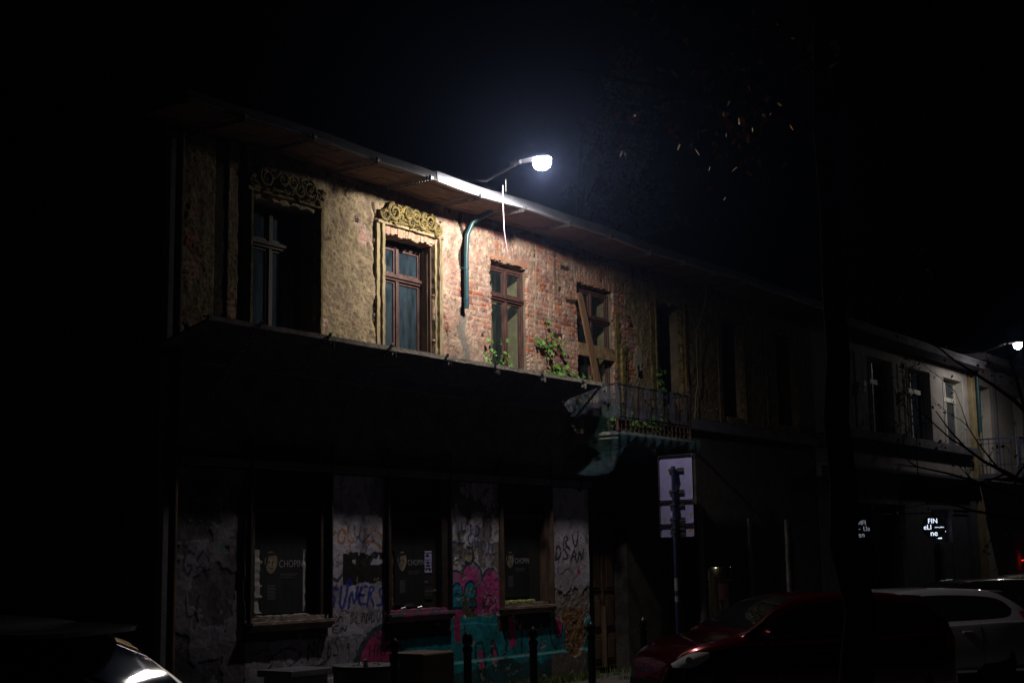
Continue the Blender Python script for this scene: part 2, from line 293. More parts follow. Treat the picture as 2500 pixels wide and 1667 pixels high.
# ------------------------------------------------------------------ upper wall of the old house
def upper_fn(X, Z):
    soldier = ((X > 16.95) & (X < 18.35) & (Z > 6.43) & (Z < 6.82)) | ((X > 19.3) & (X < 20.95) & (Z > 6.45) & (Z < 6.85)) | ((X > 14.5) & (X < 15.8) & (Z > 6.30) & (Z < 6.47))
    B, idn, row = brick_field(X, Z, soldier)
    r1 = h2(idn, row, 1); r2 = h2(idn, row, 2); r3 = h2(idn, row, 3)
    ip = lambda *p: np.interp(X, [a for a, _ in p], [b for _, b in p])
    bias = ip((10.5, 1.1), (13.4, .85), (14.3, .85), (15.8, .85), (16.1, .55), (16.4, -.3), (17.1, -.55), (18, -1.3), (19.4, -.9), (20.7, -.9), (21.2, -.2), (21.5, .5), (22.1, .9), (23.5, 1.8), (27, 1.6))
    bias = bias + np.where((X > 16.4) & (X < 17.1) & (Z < 5.45), 1.0, 0)*sst(5.5, 5.2, Z) + np.where((X > 20.6) & (X < 22.2) & (Z < 5.6), .8, 0) + np.where(soldier & (X > 16.5), .55, 0)
    n = fbm(X, Z, 2.3, 11, 5, .6)
    P = np.clip((bias-n)*7+.5, 0, 1)
    rough = fbm(X, Z, 19, 31, 4, .8); rough2 = fbm(X, Z, 7, 37, 3)
    pits = sst(1.05, 1.6, fbm(X, Z, 13, 41, 4, .65)); P = P*(1-pits*.9)
    Hb = .002+B*(.013+r1*.009)+.0016*fbm(X, Z, 45, 51, 3)
    miss = (r2 > .975) & (P < .4); Hb = np.where(miss, .001, Hb)
    chip = fbm(X, Z, 9, 43, 5, .8); Hp = .018+.0035*rough+.003*rough2+.005*sst(-.15, .0, chip)+.005*sst(.75, .9, chip)
    Hh = Hb*(1-P)+Hp*P
    # colours
    C = PAL[(r3*6.99).astype(int)]*(.75+.5*r1)[..., None]
    C = mixc(C, .3*sst(-.5, 1.6, fbm(X, Z, 30, 61, 3)), (.16, .08, .06))
    C = mixc(C, 1-B, (.40, .33, .26))
    smear = sst(-.9, 1.3, fbm(X, Z, 5, 71, 5, .7)+ip((15.8, .8), (17, .3), (18, -.1), (19.4, .25), (21, -.5), (22, 0)))
    C = mixc(C, smear*.56, (.52, .39, .32)); Hh = Hh+smear*(1-B)*(1-P)*.005
    t = ip((12.5, 0), (15.3, .25), (15.95, 1), (20, 1), (20.8, 0))
    pc = np.array((.335, .265, .155))*(1-t[..., None])+np.array((.56, .405, .32))*t[..., None]
    pc = pc*(.86+.13*np.clip(rough, -2.5, 2)+.06*rough2-.25*(chip < -.1))[..., None]
    pc = mixc(pc, .5*sst(.5, 1.8, fbm(X, Z, 3.5, 81, 4)), (.24, .17, .13))
    pc = mixc(pc, .55*sst(.3, .9, fbm(X, Z, 4.5, 83, 5, .7))*(t > .6), (.42, .21, .17))
    C = C*(1-P[..., None])+pc*P[..., None]
    C = mixc(C, pits*.7, (.17, .11, .07))
    C = np.where(miss[..., None], np.array((.05, .03, .02)), C)
    # damp streaks, dark cracks
    st = sst(.35, 1.1, fbm(X*6, Z*.8, 1.5, 91, 4))*np.exp(-((X-18.9)/.18)**2)*sst(5.9, 6.5, Z)
    st2 = sst(.2, 1.2, fbm(X*5, Z*.8, 1.5, 93, 4))*np.exp(-((X-21.5)/.45)**2)*sst(5.3, 6.6, Z)
    C = mixc(C, np.clip(st+st2*.8, 0, 1)*.75, (.06, .06, .03))
    ck = np.abs(fbm(X, Z*.6, 1.6, 95, 4)); crack = (ck < .035) & (fbm(X, Z, 1, 97, 2) > .2); Hh = np.where(crack, .004, Hh); C = np.where(crack[..., None], C*.35, C)
    # chase behind the drainpipe
    sx = 16.37+.03*fbm(X*0, Z, 3, 99, 3); slot = (np.abs(X-sx) < .045+.02*vn(X, Z, 9, 4)) & (Z > 5.42)
    Hh = np.where(slot, -.004, Hh); C = np.where(slot[..., None], np.array((.05, .035, .03)), C)
    mo = (np.abs(X-sx-.03) < .07+.03*vn(X, Z, 6, 5)) & (Z <= 5.42)
    C = np.where(mo[..., None], np.array((.25, .225, .20))*(.9+.1*rough[..., None]), C); Hh = np.where(mo, .014+.002*rough, Hh)
    # groove beside the second window's surround, its cast shadow painted in dark; loose plaster flake
    sp = 14.40+.035*fbm(X*0, Z, 2.2, 101, 4); gap = (X > sp) & (X < sp+.045+.03*vn(X, Z, 5, 6)) & (Z < 6.75)
    Hh = np.where(gap, .001, Hh); C = np.where(gap[..., None], np.array((.05, .04, .025)), C)
    Hh = Hh+np.exp(-((X-sp+.05)/.05)**2)*(.015)*(X < sp)
    # grey flake and black holes between windows 4 and 5
    fl = ((X-21.42)/.16)**2+((Z-5.25)/.28)**2+.35*fbm(X, Z, 6, 103, 3) < .8
    C = np.where(fl[..., None], np.array((.36, .33, .25))*(.95+.08*rough[..., None]), C); Hh = np.where(fl, .032+.002*rough2, Hh)
    ho = ((X-21.55)/.13)**2+((Z-(5.05-(X-21.55)*.6))/.12)**2+.5*fbm(X, Z, 8, 105, 3) < .6
    C = np.where(ho[..., None], np.array((.006, .005, .004)), C); Hh = np.where(ho, .001, Hh)
    # left end: gap and rough remnant
    g1 = (X > 11.50) & (X < 11.71) | (X > 11.88) & (X < 12.0); Hh = np.where(g1, -.003, Hh); C = np.where(g1[..., None], C*.25, C)
    return Hh+.006, C*.98

def ell(X, Z, cx, cz, rx, rz): return ((X-cx)/rx)**2+((Z-cz)/rz)**2
G_ = {'A': [[(0, 0), (.5, 1), (1, 0)], [(.2, .4), (.8, .4)]], 'B': [[(0, 0), (0, 1), (.7, .8), (.1, .52), (.9, .3), (0, 0)]], 'C': [[(.9, .85), (.4, 1), (0, .5), (.4, 0), (.9, .15)]],
 'D': [[(0, 0), (0, 1), (.9, .6), (.6, .1), (0, 0)]], 'E': [[(.9, 1), (0, .95), (0, .02), (.9, 0)], [(0, .5), (.7, .5)]], 'G': [[(.9, .85), (.3, 1), (0, .4), (.5, 0), (.9, .4), (.5, .42)]],
 'H': [[(0, 0), (0, 1)], [(.9, 0), (.9, 1)], [(0, .5), (.9, .5)]], 'I': [[(.4, 0), (.4, 1)]], 'J': [[(.2, 1), (.8, .9), (.85, .35), (.5, 0), (0, .25)]], 'L': [[(0, 1), (0, 0), (.8, 0)]],
 'N': [[(0, 0), (.05, 1), (.8, 0), (.9, 1)]], 'O': [[(.5, 1), (.05, .7), (.05, .3), (.5, 0), (.95, .3), (.95, .7), (.5, 1)]], 'P': [[(0, 0), (0, 1), (.8, .85), (.7, .5), (0, .45)]],
 'R': [[(0, 0), (0, 1), (.8, .8), (.1, .5), (.9, 0)]], 'S': [[(.9, .9), (.4, 1), (.05, .75), (.8, .4), (.6, .05), (0, .1)]], 'U': [[(0, 1), (.1, .1), (.5, 0), (.8, .2), (.9, 1)]],
 'V': [[(0, 1), (.45, 0), (.9, 1)]], 'W': [[(0, 1), (.25, 0), (.45, .7), (.7, 0), (.95, 1)]], 'Y': [[(0, 1), (.45, .5), (.9, 1)], [(.45, .5), (.4, 0)]],
 '0': [[(.5, 1), (.1, .6), (.15, .2), (.5, 0), (.85, .4), (.8, .8), (.5, 1)]], '1': [[(.1, .7), (.5, 1), (.5, 0)]], '2': [[(.05, .8), (.5, 1), (.85, .7), (.05, 0), (.95, 0)]],
 '3': [[(.1, 1), (.8, .85), (.35, .55), (.85, .3), (.5, 0), (.05, .1)]], '7': [[(.0, .6), (.4, 1), (1, .6)], [(0, .3), (.4, .4), (1, .0)]], '-': [[(.1, .5), (.8, .5)]]}
def stroke(X, Z, C, pts, wd, col, a=.92):
    xa = min(p[0] for p in pts)-wd*2; xb = max(p[0] for p in pts)+wd*2; za = min(p[1] for p in pts)-wd*2; zb = max(p[1] for p in pts)+wd*2
    j = np.nonzero((X[0] > xa) & (X[0] < xb))[0]; i = np.nonzero((Z[:, 0] > za) & (Z[:, 0] < zb))[0]
    if not len(i) or not len(j): return
    s_ = np.s_[i[0]:i[-1]+1, j[0]:j[-1]+1]; x = X[s_]; z = Z[s_]; d = np.full(x.shape, 9.)
    for p, q in zip(pts[:-1], pts[1:]):
        vx, vz = q[0]-p[0], q[1]-p[1]; L = vx*vx+vz*vz+1e-9; t = np.clip(((x-p[0])*vx+(z-p[1])*vz)/L, 0, 1)
        d = np.minimum(d, np.hypot(x-p[0]-t*vx, z-p[1]-t*vz))
    m = (1-sst(wd*.38, wd*.62, d+wd*.12*fbm(x, z, 30, 5, 2)))*a; C[s_] = mixc(C[s_], m, col)
def smooth(pts, k=2):
    for _ in range(k):
        o = [pts[0]]
        for p, q in zip(pts[:-1], pts[1:]): o += [(p[0]*.75+q[0]*.25, p[1]*.75+q[1]*.25), (p[0]*.25+q[0]*.75, p[1]*.25+q[1]*.75)]
        pts = o+[pts[-1]]
    return pts
def word(X, Z, C, s, x, z, cw, chh, wd, col, slant=.1, jit=.05, rise=0, seed=1, sm=2):
    rn = random.Random(seed)
    for k, ch in enumerate(s):
        if ch in G_:
            ox, oz, sc_ = x+k*cw*1.12, z+k*rise+rn.uniform(-jit, jit)*chh, rn.uniform(.9, 1.15)
            for pl in G_[ch]: stroke(X, Z, C, smooth([(ox+(p[0]+slant*p[1])*cw*.85, oz+p[1]*chh*sc_) for p in pl], sm), wd, col)
def lower_fn(X, Z):
    B, idn, row = brick_field(X, Z); rough = fbm(X, Z, 20, 131, 4, .7); r2 = fbm(X, Z, 4, 137, 4)
    Hh = .016+.0012*rough+.002*r2
    C = np.ones(X.shape+(3,))*np.array((.50, .47, .60))
    C = C*(.9+.08*np.clip(rough, -2, 2)+.05*r2)[..., None]
    C = mixc(C, .55*sst(.2, 1.3, fbm(X, Z, 2.6, 141, 5)), (.26, .24, .27))
    # panel A: lamp falloff painted in as a darker colour, peeled patches
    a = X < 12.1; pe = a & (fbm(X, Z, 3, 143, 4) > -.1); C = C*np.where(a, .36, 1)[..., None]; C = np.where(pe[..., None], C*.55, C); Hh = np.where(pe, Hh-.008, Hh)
    word(X, Z, C, 'G7', 11.1, 1.75, .2, .3, .035, (.03, .03, .06), seed=3); word(X, Z, C, 'U', 11.15, 1.3, .25, .25, .03, (.03, .03, .04), seed=4)
    # base below the string line
    low = Z < .96+.02*fbm(X, Z*0, 1.2, 145, 3); C = np.where((low & (X < 14.9))[..., None], C*.62, C); Hh = np.where(low, Hh+.008, Hh)
    line = np.abs(Z-.965-.02*fbm(X, Z*0, 1.2, 145, 3)) < .012; C = np.where((line & (X < 15))[..., None], C*.35, C)
    pl = (Z < .47) & (Z > .40) & (X < 14.2); C = np.where(pl[..., None], np.array((.42, .39, .40)), C); Hh = np.where(Z < .45, Hh+.012, Hh)
    # panel B (between first and second window)
    Y_ = (.42, .17, .035)
    word(X, Z, C, 'YOL', 13.5, 2.08, .17, .17, .035, Y_, rise=.03, seed=5); word(X, Z, C, 'U', 14.0, 2.2, .17, .15, .03, (.14, .08, .05), seed=7)
    word(X, Z, C, '7', 14.26, 2.07, .34, .22, .035, Y_, seed=8); stroke(X, Z, C, smooth([(13.92, 2.1), (13.95, 1.98)]), .03, Y_)
    stroke(X, Z, C, smooth([(13.60, 1.88), (13.56, 1.78), (13.60, 1.67), (13.70, 1.65), (13.78, 1.72)]), .045, (.03, .025, .06))
    C = np.where(((X > 13.80) & (X < 14.60) & (Z > 1.61+.01*fbm(X, Z, 9, 1, 3)) & (Z < 2.0+.012*fbm(X, Z, 8, 2, 3)) & ~((Z > 1.84) & (fbm(X, Z, 8, 147, 3) > 1.0)))[..., None], np.array((.022, .016, .018)), C)
    BL = (.015, .03, .42)
    word(X, Z, C, 'SUNERS', 13.53, 1.32, .165, .25, .042, BL, slant=.35, jit=.1, seed=9); stroke(X, Z, C, smooth([(13.86, 1.62), (13.93, 1.66), (13.98, 1.61), (13.92, 1.58), (13.86, 1.62)]), .03, BL)
    K = (.03, .025, .035)
    word(X, Z, C, 'BLANDO', 13.95, 1.10, .09, .15, .018, K, seed=10); word(X, Z, C, 'AA', 13.6, 1.14, .1, .12, .02, K, seed=11)
    word(X, Z, C, 'EN', 13.6, 1.0, .14, .08, .022, K, seed=12); word(X, Z, C, '1330', 13.85, .56, .12, .32, .016, K, slant=.1, seed=13)
    word(X, Z, C, 'NOIS', 13.15, .7, .14, .22, .025, K, seed=14); stroke(X, Z, C, smooth([(12.5, .75), (12.8, .9), (13.1, .75), (12.7, .6), (13.4, .6), (13.6, .75), (13.5, .9)]), .022, K)
    stroke(X, Z, C, smooth([(12.2, .8), (12.45, .9), (12.6, .7), (12.3, .55), (12.9, .52)]), .02, K)
    # pink bottom patch, teal base band
    TE = (.015, .23, .29); PK = (.52, .05, .20)
    tz = np.where(X > 18.6, 1.12, np.where(X > 17.2, 1.1, np.where(X > 16, 1.12, .95)))
    tb = (X > 14.85) & (Z < tz+.02*fbm(X, Z, 3, 149, 3)); C = np.where(tb[..., None], np.array(TE)*(1+.18*r2)[..., None], C)
    edge = 14.15+np.clip(1.0-Z, 0, 1)*-.25+.5*np.clip(Z-.95, 0, .1)
    pk = (X > edge) & (X < 14.92) & (Z < 1.04) & (Z > .1) & (ell(X, Z, 14.65, .55, .55, .5) < 1.1); C = np.where(pk[..., None], np.array(PK)*(.8+.1*r2)[..., None], C)
    stroke(X, Z, C, smooth([(13.85, .3), (14.05, .62), (14.18, .85), (14.45, 1.02), (14.65, 1.04)]), .09, (.015, .06, .07))
    word(X, Z, C, 'HRAW', 14.30, .66, .135, .16, .022, K, seed=15, sm=1); word(X, Z, C, 'REGIN', 14.25, .44, .13, .14, .024, K, seed=16, sm=1); word(X, Z, C, 'U', 14.45, .88, .14, .1, .03, (.02, .04, .06), seed=17)
    sill_shade = ((X > 14.6) & (X < 16.05) | (X > 17.15) & (X < 18.55)) & (Z > .84) & (Z < 1.2); C = np.where(sill_shade[..., None], np.array((.04, .025, .025)), C)  # shade below the shop window sills painted dark into the wall colour
    sill_shade = (X > 12.05) & (X < 13.52) & (Z > .97) & (Z < 1.2); C = np.where(sill_shade[..., None], np.array((.05, .045, .05)), C)
    # panel C
    pc_ = (X > 15.97) & (X < 17.23) & (Z > 1.08)
    bl = pc_ & (fbm(X, Z, 5, 151, 4) > .0); C = np.where(bl[..., None], np.array((.19, .165, .16)), C); Hh = np.where(bl, Hh-.006, Hh)
    bl = pc_ & (fbm(X, Z, 5, 153, 4) > .9); C = np.where(bl[..., None], np.array((.58, .54, .62)), C)
    word(X, Z, C, 'VIDII', 16.3, 2.22, .15, .18, .03, (.02, .035, .2), slant=0, seed=18); word(X, Z, C, 'G-O', 16.0, 1.98, .2, .16, .03, (.03, .09, .28), seed=19, rise=.06); word(X, Z, C, 'POIL', 16.62, 2.0, .13, .15, .026, (.03, .08, .26), seed=20, rise=-.01)
    stroke(X, Z, C, smooth([(16.40, 1.86), (16.5, 1.80), (16.60, 1.90), (16.56, 2.07), (16.44, 2.06)]), .06, (.02, .02, .03)); stroke(X, Z, C, smooth([(16.40, 1.92), (16.48, 1.88), (16.54, 1.95)]), .04, (.45, .34, .14))
    OUT = (.012, .07, .085)
    bub = np.zeros(X.shape, bool); out = bub.copy()
    for cx, cz, rx, rz in ((16.16, 1.48, .19, .24), (16.55, 1.50, .24, .32), (17.02, 1.42, .24, .32)):
        e = (np.abs((X-cx)/rx)**2.4+np.where(Z > cz, np.abs((Z-cz)/rz)**2.4, 0)); bub |= (e < 1) & (Z > 1.12); out |= (e < 1.35) & (Z > 1.12)
    out &= (X > 15.99) & (X < 17.22); bub &= (X > 15.99) & (X < 17.22)
    C = np.where(out[..., None], np.array(OUT), C); C = np.where(bub[..., None], np.array((.60, .08, .34))*(.92+.1*r2)[..., None], C)
    C = mixc(C, .7*bub*sst(.4, 1.2, fbm(X, Z, 3.5, 155, 3))*(Z > 1.5), (.25, .22, .34))
    for cx, cz, rx, rz in ((16.20, 1.42, .11, .13), (16.50, 1.42, .13, .15)):
        e = (np.abs((X-cx)/rx)**2+np.where(Z > cz, ((Z-cz)/rz)**2, 0)); C = np.where(((e < 1.5) & (Z > 1.2) & bub)[..., None], np.array((.012, .03, .09)), C); C = np.where(((e < 1) & (Z > 1.24) & bub)[..., None], np.array((.02, .26, .38)), C)
    stroke(X, Z, C, [(16.36, 1.40), (16.42, 1.47), (16.46, 1.41), (16.52, 1.48), (16.56, 1.41), (16.63, 1.46)], .025, (.35, .34, .06)); stroke(X, Z, C, [(16.34, 1.33), (16.66, 1.345)], .022, (.42, .36, .08))
    wr = pc_ & (Z < 1.36) & (X < 16.85) & (fbm(X*2.2, Z, 2.2, 157, 4) > -.1+1.6*np.clip(Z-1.2, 0, 1)*4); C = np.where(wr[..., None], np.array((.10, .085, .05))*(1+.2*rough)[..., None], C)
    word(X, Z, C, '2022', 16.80, 1.16, .085, .12, .022, K, slant=0, jit=.03, seed=21)
    for k, (xa, xb, z) in enumerate(((16.9, 17.0, 1.42), (16.88, 17.02, 1.37), (16.84, 17.1, 1.31), (16.93, 16.98, 1.46))): stroke(X, Z, C, [(xa, z), (xb, z)], .018, K)
    # base graffiti
    for pts in (((15.5, .55), (15.5, .2)), ((15.62, .2), (15.62, .55)), ((16.35, .95), (16.35, .62), (16.5, .6)), ((16.6, .7), (16.6, .3), (16.8, .32), (16.8, .72), (16.6, .7)), ((17.0, .3), (17.0, .85), (17.2, .35)), ((17.25, .9), (17.4, .6), (17.2, .45)), ((17.75, .85), (17.75, .45)), ((18.45, 1.0), (18.55, .6), (18.7, .5))):
        stroke(X, Z, C, smooth(list(pts), 1), .035, (.012, .02, .03))
    C = np.where((((X > 16.66) & (X < 16.78) & (Z > .34) & (Z < .6)) | ((X > 17.44) & (X < 17.6) & (Z > .6) & (Z < 1.05)) | (ell(X, Z, 18.75, .86, .11, .16) < 1) | ((X > 17.03) & (X < 17.13) & (Z > .42) & (Z < .42+(17.14-X)*3)))[..., None], np.array(PK), C)
    e = ell(X, Z, 18.75, .86, .11, .16); C = np.where(((e > 1) & (e < 1.4))[..., None], np.array((.01, .02, .03)), C)
    C = np.where((((np.abs(X-17.98) < .035) & (Z < .75)) | ((np.abs(X-15.42) < .05) & (Z < .5)) | ((np.abs(X-16.18) < .07) & (Z < 1.15) & (Z > .75)))[..., None], np.array(PK)*.8, C)
    lb = (X > 15) & (Z < .50) & (Z > .455); C = np.where(lb[..., None], np.array((.10, .34, .37)), C); Hh = np.where((X > 15) & (Z < .47), Hh+.014, Hh)
    dk = (X > 14.9) & (Z < .40-.05*fbm(X, Z*0, 2, 159, 3)); C = mixc(C, dk*.75, (.03, .04, .035))
    C = np.where(((X > 18.5) & (X < 19.5) & (Z < .44))[..., None], np.array((.15, .13, .12)), C)
    # panel D: grey coat broken off above rubble
    D = X > 18.53; br = D & (Z < 1.36+.06*fbm(X, Z*.5, 4, 161, 4)) & (Z > .98-.25*np.exp(-((X-19.2)/.25)**2)*2)
    C = np.where(br[..., None], np.array((.25, .21, .20))*(1+.3*fbm(X, Z, 12, 163, 4, .8))[..., None], C); Hh = np.where(br, .006+.005*fbm(X, Z, 12, 163, 4, .8), Hh)
    br2 = (ell(X, Z, 19.2, .85, .33, .42) < 1+.3*fbm(X, Z, 4, 165, 3)) & (Z < 1.1); C = np.where(br2[..., None], np.array((.22, .12, .06))*(1+.35*fbm(X, Z, 14, 167, 4, .8))[..., None], C); Hh = np.where(br2, .006+.005*fbm(X, Z, 14, 167, 4, .8), Hh)
    word(X, Z, C, 'DSAN', 18.72, 1.82, .19, .22, .04, (.02, .02, .025), slant=.2, jit=.25, seed=23); word(X, Z, C, 'RV', 18.95, 2.02, .22, .2, .04, (.02, .02, .025), seed=24)
    stroke(X, Z, C, smooth([(18.8, 1.85), (18.75, 1.6), (19.1, 1.75), (19.2, 1.62)]), .018, (.02, .02, .025)); C = np.where((ell(X, Z, 19.38, 1.68, .05, .05) < 1)[..., None], np.array(PK), C)
    # layers of small tags, drips and grime
    rn = random.Random(99)
    for k in range(150):
        x0 = rn.choice((rn.uniform(13.5, 14.6), rn.uniform(16.0, 17.2), rn.uniform(18.6, 19.6), rn.uniform(11.1, 12.0), rn.uniform(14.9, 18.6))); low_ = 14.9 < x0 < 16 or 17.2 < x0 < 18.6
        z0 = rn.uniform(.3, .9) if low_ else rn.uniform(.5, 2.6); s = rn.uniform(.03, .11); pts = [(x0, z0)]
        for q in range(rn.randint(3, 8)): pts.append((pts[-1][0]+rn.uniform(-.2, 1)*s, pts[-1][1]+rn.uniform(-1, 1)*s))
        stroke(X, Z, C, smooth(pts), rn.uniform(.008, .022), rn.choice(((.03, .03, .04), (.03, .03, .04), (.02, .04, .2), (.2, .03, .05), (.03, .15, .2), (.5, .48, .55), (.12, .1, .1))), rn.uniform(.35, .85))
    for k in range(90):
        x0 = rn.uniform(13.4, 19.6); z0 = rn.uniform(.5, 2.3); stroke(X, Z, C, [(x0, z0), (x0+rn.uniform(-.01, .01), z0-rn.uniform(.08, .4))], rn.uniform(.004, .010), rn.choice(((.05, .04, .05), (.10, .08, .07), (.02, .12, .15), (.3, .06, .15))), .6)
    C = C*(1-.38*sst(.0, 1.5, fbm(X*1.6, Z, 3, 171, 5, .7)))[..., None]
    fl = (fbm(X, Z, 7, 173, 5, .7) > 1.45) & (X > 12.1); C = np.where(fl[..., None], np.array((.30, .27, .25)), C); Hh = np.where(fl, Hh-.006, Hh)
    return Hh+.004, np.clip(C, .005, 1)

# ------------------------------------------------------------------ the old house
H = empty('derelict_house', (15, .2, 0)); HB = H
tag(H, 'derelict two storey house with peeling plaster over bare brick, graffiti on its ground floor', 'building')
inv = Matrix.Translation((-15, -.2, 0))
def P_(o): o.location = (-15, -.2, 0); return o         # world-built part under the house root
WX = [(12.10, 13.27), (14.60, 15.73), (17.09, 18.05), (19.49, 20.64), (22.10, 23.07), (24.63, 25.57), (27.1, 28.1)]
WT = [6.38, 6.36, 6.42, 6.43, 6.47, 6.45, 6.45]; WB = 4.55
up_holes = [(a, b, WB, t) for (a, b), t in zip(WX, WT)]
P_(grid_wall('upper_wall', 11.0, 28.9, 4.42, 7.06, .0135, up_holes, upper_fn, M_['wall'], H))
GX = [(12.14, 13.48), (14.66, 15.95), (17.25, 18.51)]
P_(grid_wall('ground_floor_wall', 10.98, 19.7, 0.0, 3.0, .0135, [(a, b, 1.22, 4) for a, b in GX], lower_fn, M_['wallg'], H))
core = MB()
xe = [11.0]+[v for p in WX for v in p]+[28.9]
for i in range(0, len(xe), 2): core.box(xe[i], xe[i+1], .015, .55, 4.42, 7.06)
for (a, b), t in zip(WX, WT): core.box(a, b, .016, .55, t, 7.058); core.box(a, b, .016, .55, 4.42, WB)
xe = [10.98]+[v for p in GX for v in p]+[19.7]
for i in range(0, len(xe), 2): core.box(xe[i], xe[i+1], .015, .45, 0, 4.38)
for a, b in GX: core.box(a, b, .016, .45, 0, 1.2); core.box(a, b, .016, .45, 3.3, 4.379)
gw = MB(); gw.box(19.7, 20.02, .3, .6, 0, 4.38); gw.box(20.9, 22.0, -.01, .5, 0, 4.38); gw.box(20.02, 20.9, .3, .6, 2.6, 4.38)
gw.box(22.0, 23.45, .2, .5, 2.7, 4.38); gw.box(23.45, 28.9, -.012, .5, 0, 4.38); core.box(10.98, 28.9, .3, 9, 4.39, 4.41)
core.box(28.6, 28.9, .56, 9, 0, 7); core.box(10.98, 11.25, .56, 9, 0, 7); core.box(10.98, 28.9, 8.7, 9, 0, 7)
M_['oldplaster'] = mat('old_plaster', (.22, .18, .125), .95, c2=(.13, .10, .075), scale=4, bump=1, bscale=35)
P_(core.build('masonry', M_['oldplaster'], H)); P_(gw.build('gateway_wall', mat('darkened_plaster', (.07, .062, .056), .95, c2=(.035, .03, .028), scale=4, bump=1, bscale=35), H))  # gateway wall: plaster colour darkened to stand in for the unlit stretch
cp = MB().box(10.98, 19.72, -.09, -.02, 3.02, 3.12).box(10.98, 28.9, -.10, -.02, 4.2, 4.4).box(10.70, 10.97, -.05, .5, 0, 7.0)
P_(cp.build('cornice', M_['greydk'], H, bevel=.01))
P_(MB().tube([(10.86, -.13, 0), (10.86, -.13, 6.9)], .05, 10).build('corner_downpipe', M_['jambwood'], H, True))

def window(x0, x1, z0, z1, y, mm, fr, gl, trans=.27, par=None, inner='cream', wd=.045, sash=.032, cur=False):
    f = MB(); g = MB(); ym = y+.06
    f.box(x0, x0+wd, y, ym, z0, z1).box(x1-wd, x1, y, ym, z0, z1).box(x0+wd, x1-wd, y, ym, z1-wd, z1).box(x0+wd, x1-wd, y, ym, z0, z0+wd)
    zt = z1-(z1-z0)*trans; xm = (x0+x1)/2
    f.box(x0+wd, x1-wd, y-.02, ym, zt-.045, zt+.045).box(x0+wd-.01, x1-wd+.01, y-.045, y-.021, zt-.01, zt+.03)
    f.box(xm-.028, xm+.028, y-.012, ym, z0+wd, zt-.046).box(xm-.03, xm+.03, y-.012, ym, zt+.046, z1-wd)
    o = P_(f.build('window', fr, par, bevel=.005))
    for (a, b) in ((x0+wd, xm-.028), (xm+.028, x1-wd)):
        for (c, d) in ((z0+wd, zt-.046), (zt+.046, z1-wd)):
            s = MB(); s.box(a+.004, a+sash, y+.012, y+.05, c, d).box(b-sash, b-.004, y+.012, y+.05, c, d).box(a+sash, b-sash, y+.012, y+.05, d-sash, d-.003).box(a+sash, b-sash, y+.012, y+.05, c+.003, c+sash)
            s.build('sash', fr, o); g = MB().box(a+sash, b-sash, y+.03, y+.034, c+sash, d-sash); g.build('pane', gl, o)
    rv = MB(); rv.box(x0-.0, x0+.012, ym, y+.36, z0, z1).box(x1-.012, x1, ym, y+.36, z0, z1).box(x0+.012, x1-.012, ym, y+.36, z1-.012, z1).box(x0+.012, x1-.012, ym, y+.36, z0, z0+.012)
    rv.build('box_lining', M_[inner], o)
    b = MB().box(x0+.012, x1-.012, y+.33, y+.36, z0+.012, z1-.012); b.build('curtain' if cur else 'inner_casement', M_['curtain'] if cur else M_['dark'], o)
    if not cur:
        q = MB(); yy = y+.29
        for a in (x0+.02, xm-.03, xm+.0, x1-.06): q.box(a, a+.04, yy, yy+.03, z0+.02, z1-.02)
        q.box(x0+.02, x1-.02, yy-.004, yy+.034, zt-.03, zt+.03); q.build('inner_frame', M_['cream'], o)
    return o
window(12.12, 13.26, 4.56, 6.37, .24, None, M_['frame_dk'], M_['glass'], par=H, cur=True)
window(14.62, 15.72, 4.56, 6.30, .22, None, M_['frame'], M_['glass'], par=H, cur=True)
window(17.10, 18.04, 4.56, 6.33, .05, None, M_['frame'], M_['glass_clear'], par=H)
window(19.50, 20.63, 4.56, 6.34, .07, None, M_['frame'], M_['glass_clear'], par=H)
window(22.12, 23.06, 4.0, 6.44, .32, None, M_['frame'], M_['glass_clear'], par=H)
window(24.65, 25.55, 4.56, 6.42, .30, None, M_['frame_dk'], M_['glass'], par=H, cur=True)
window(27.12, 28.08, 4.56, 6.42, .30, None, M_['frame_dk'], M_['glass'], par=H, cur=True)

for x_, yy in ((13.235, .24), (15.70, .22)): P_(MB().box(x_-.012, x_+.03, .03, yy, 4.56, 6.33).box(x_-.022, x_-.0125, .08, yy-.04, 4.6, 6.25).build('shutter_case', M_['jambwood'], H))
# ragged moulded window surrounds
rn = random.Random(5)
def strip(mb, x0, x1, y0, y1, z0, z1, n=26, j=.006, top=0):
    # vertical ragged strip with wobbling edges
    b = len(mb.v)
    for i in range(n+1):
        z = z0+(z1-z0)*i/n; a = rn.uniform(-j, j); c = rn.uniform(-j, j); d = rn.uniform(-j*.7, j*.7)
        mb.v += [(x0+a, y1, z), (x0+a, y0+d, z), (x1+c, y0+d, z), (x1+c, y1, z)]
    for i in range(n):
        for k in range(3): q = b+i*4+k; mb.f.append((q, q+1, q+5, q+4))
    mb.f += [(b, b+3, b+2, b+1), (b+n*4, b+n*4+1, b+n*4+2, b+n*4+3)]
def hstrip(mb, x0, x1, y0, y1, z0, z1, n=20, j=.006):
    b = len(mb.v)
    for i in range(n+1):
        x = x0+(x1-x0)*i/n; a = rn.uniform(-j, j); c = rn.uniform(-j, j); d = rn.uniform(-j*.7, j*.7)
        mb.v += [(x, y1, z0+a), (x, y0+d, z0+a), (x, y0+d, z1+c), (x, y1, z1+c)]
    for i in range(n):
        for k in range(3): q = b+i*4+k; mb.f.append((q, q+4, q+5, q+1))
    mb.f += [(b, b+1, b+2, b+3), (b+n*4, b+n*4+3, b+n*4+2, b+n*4+1)]
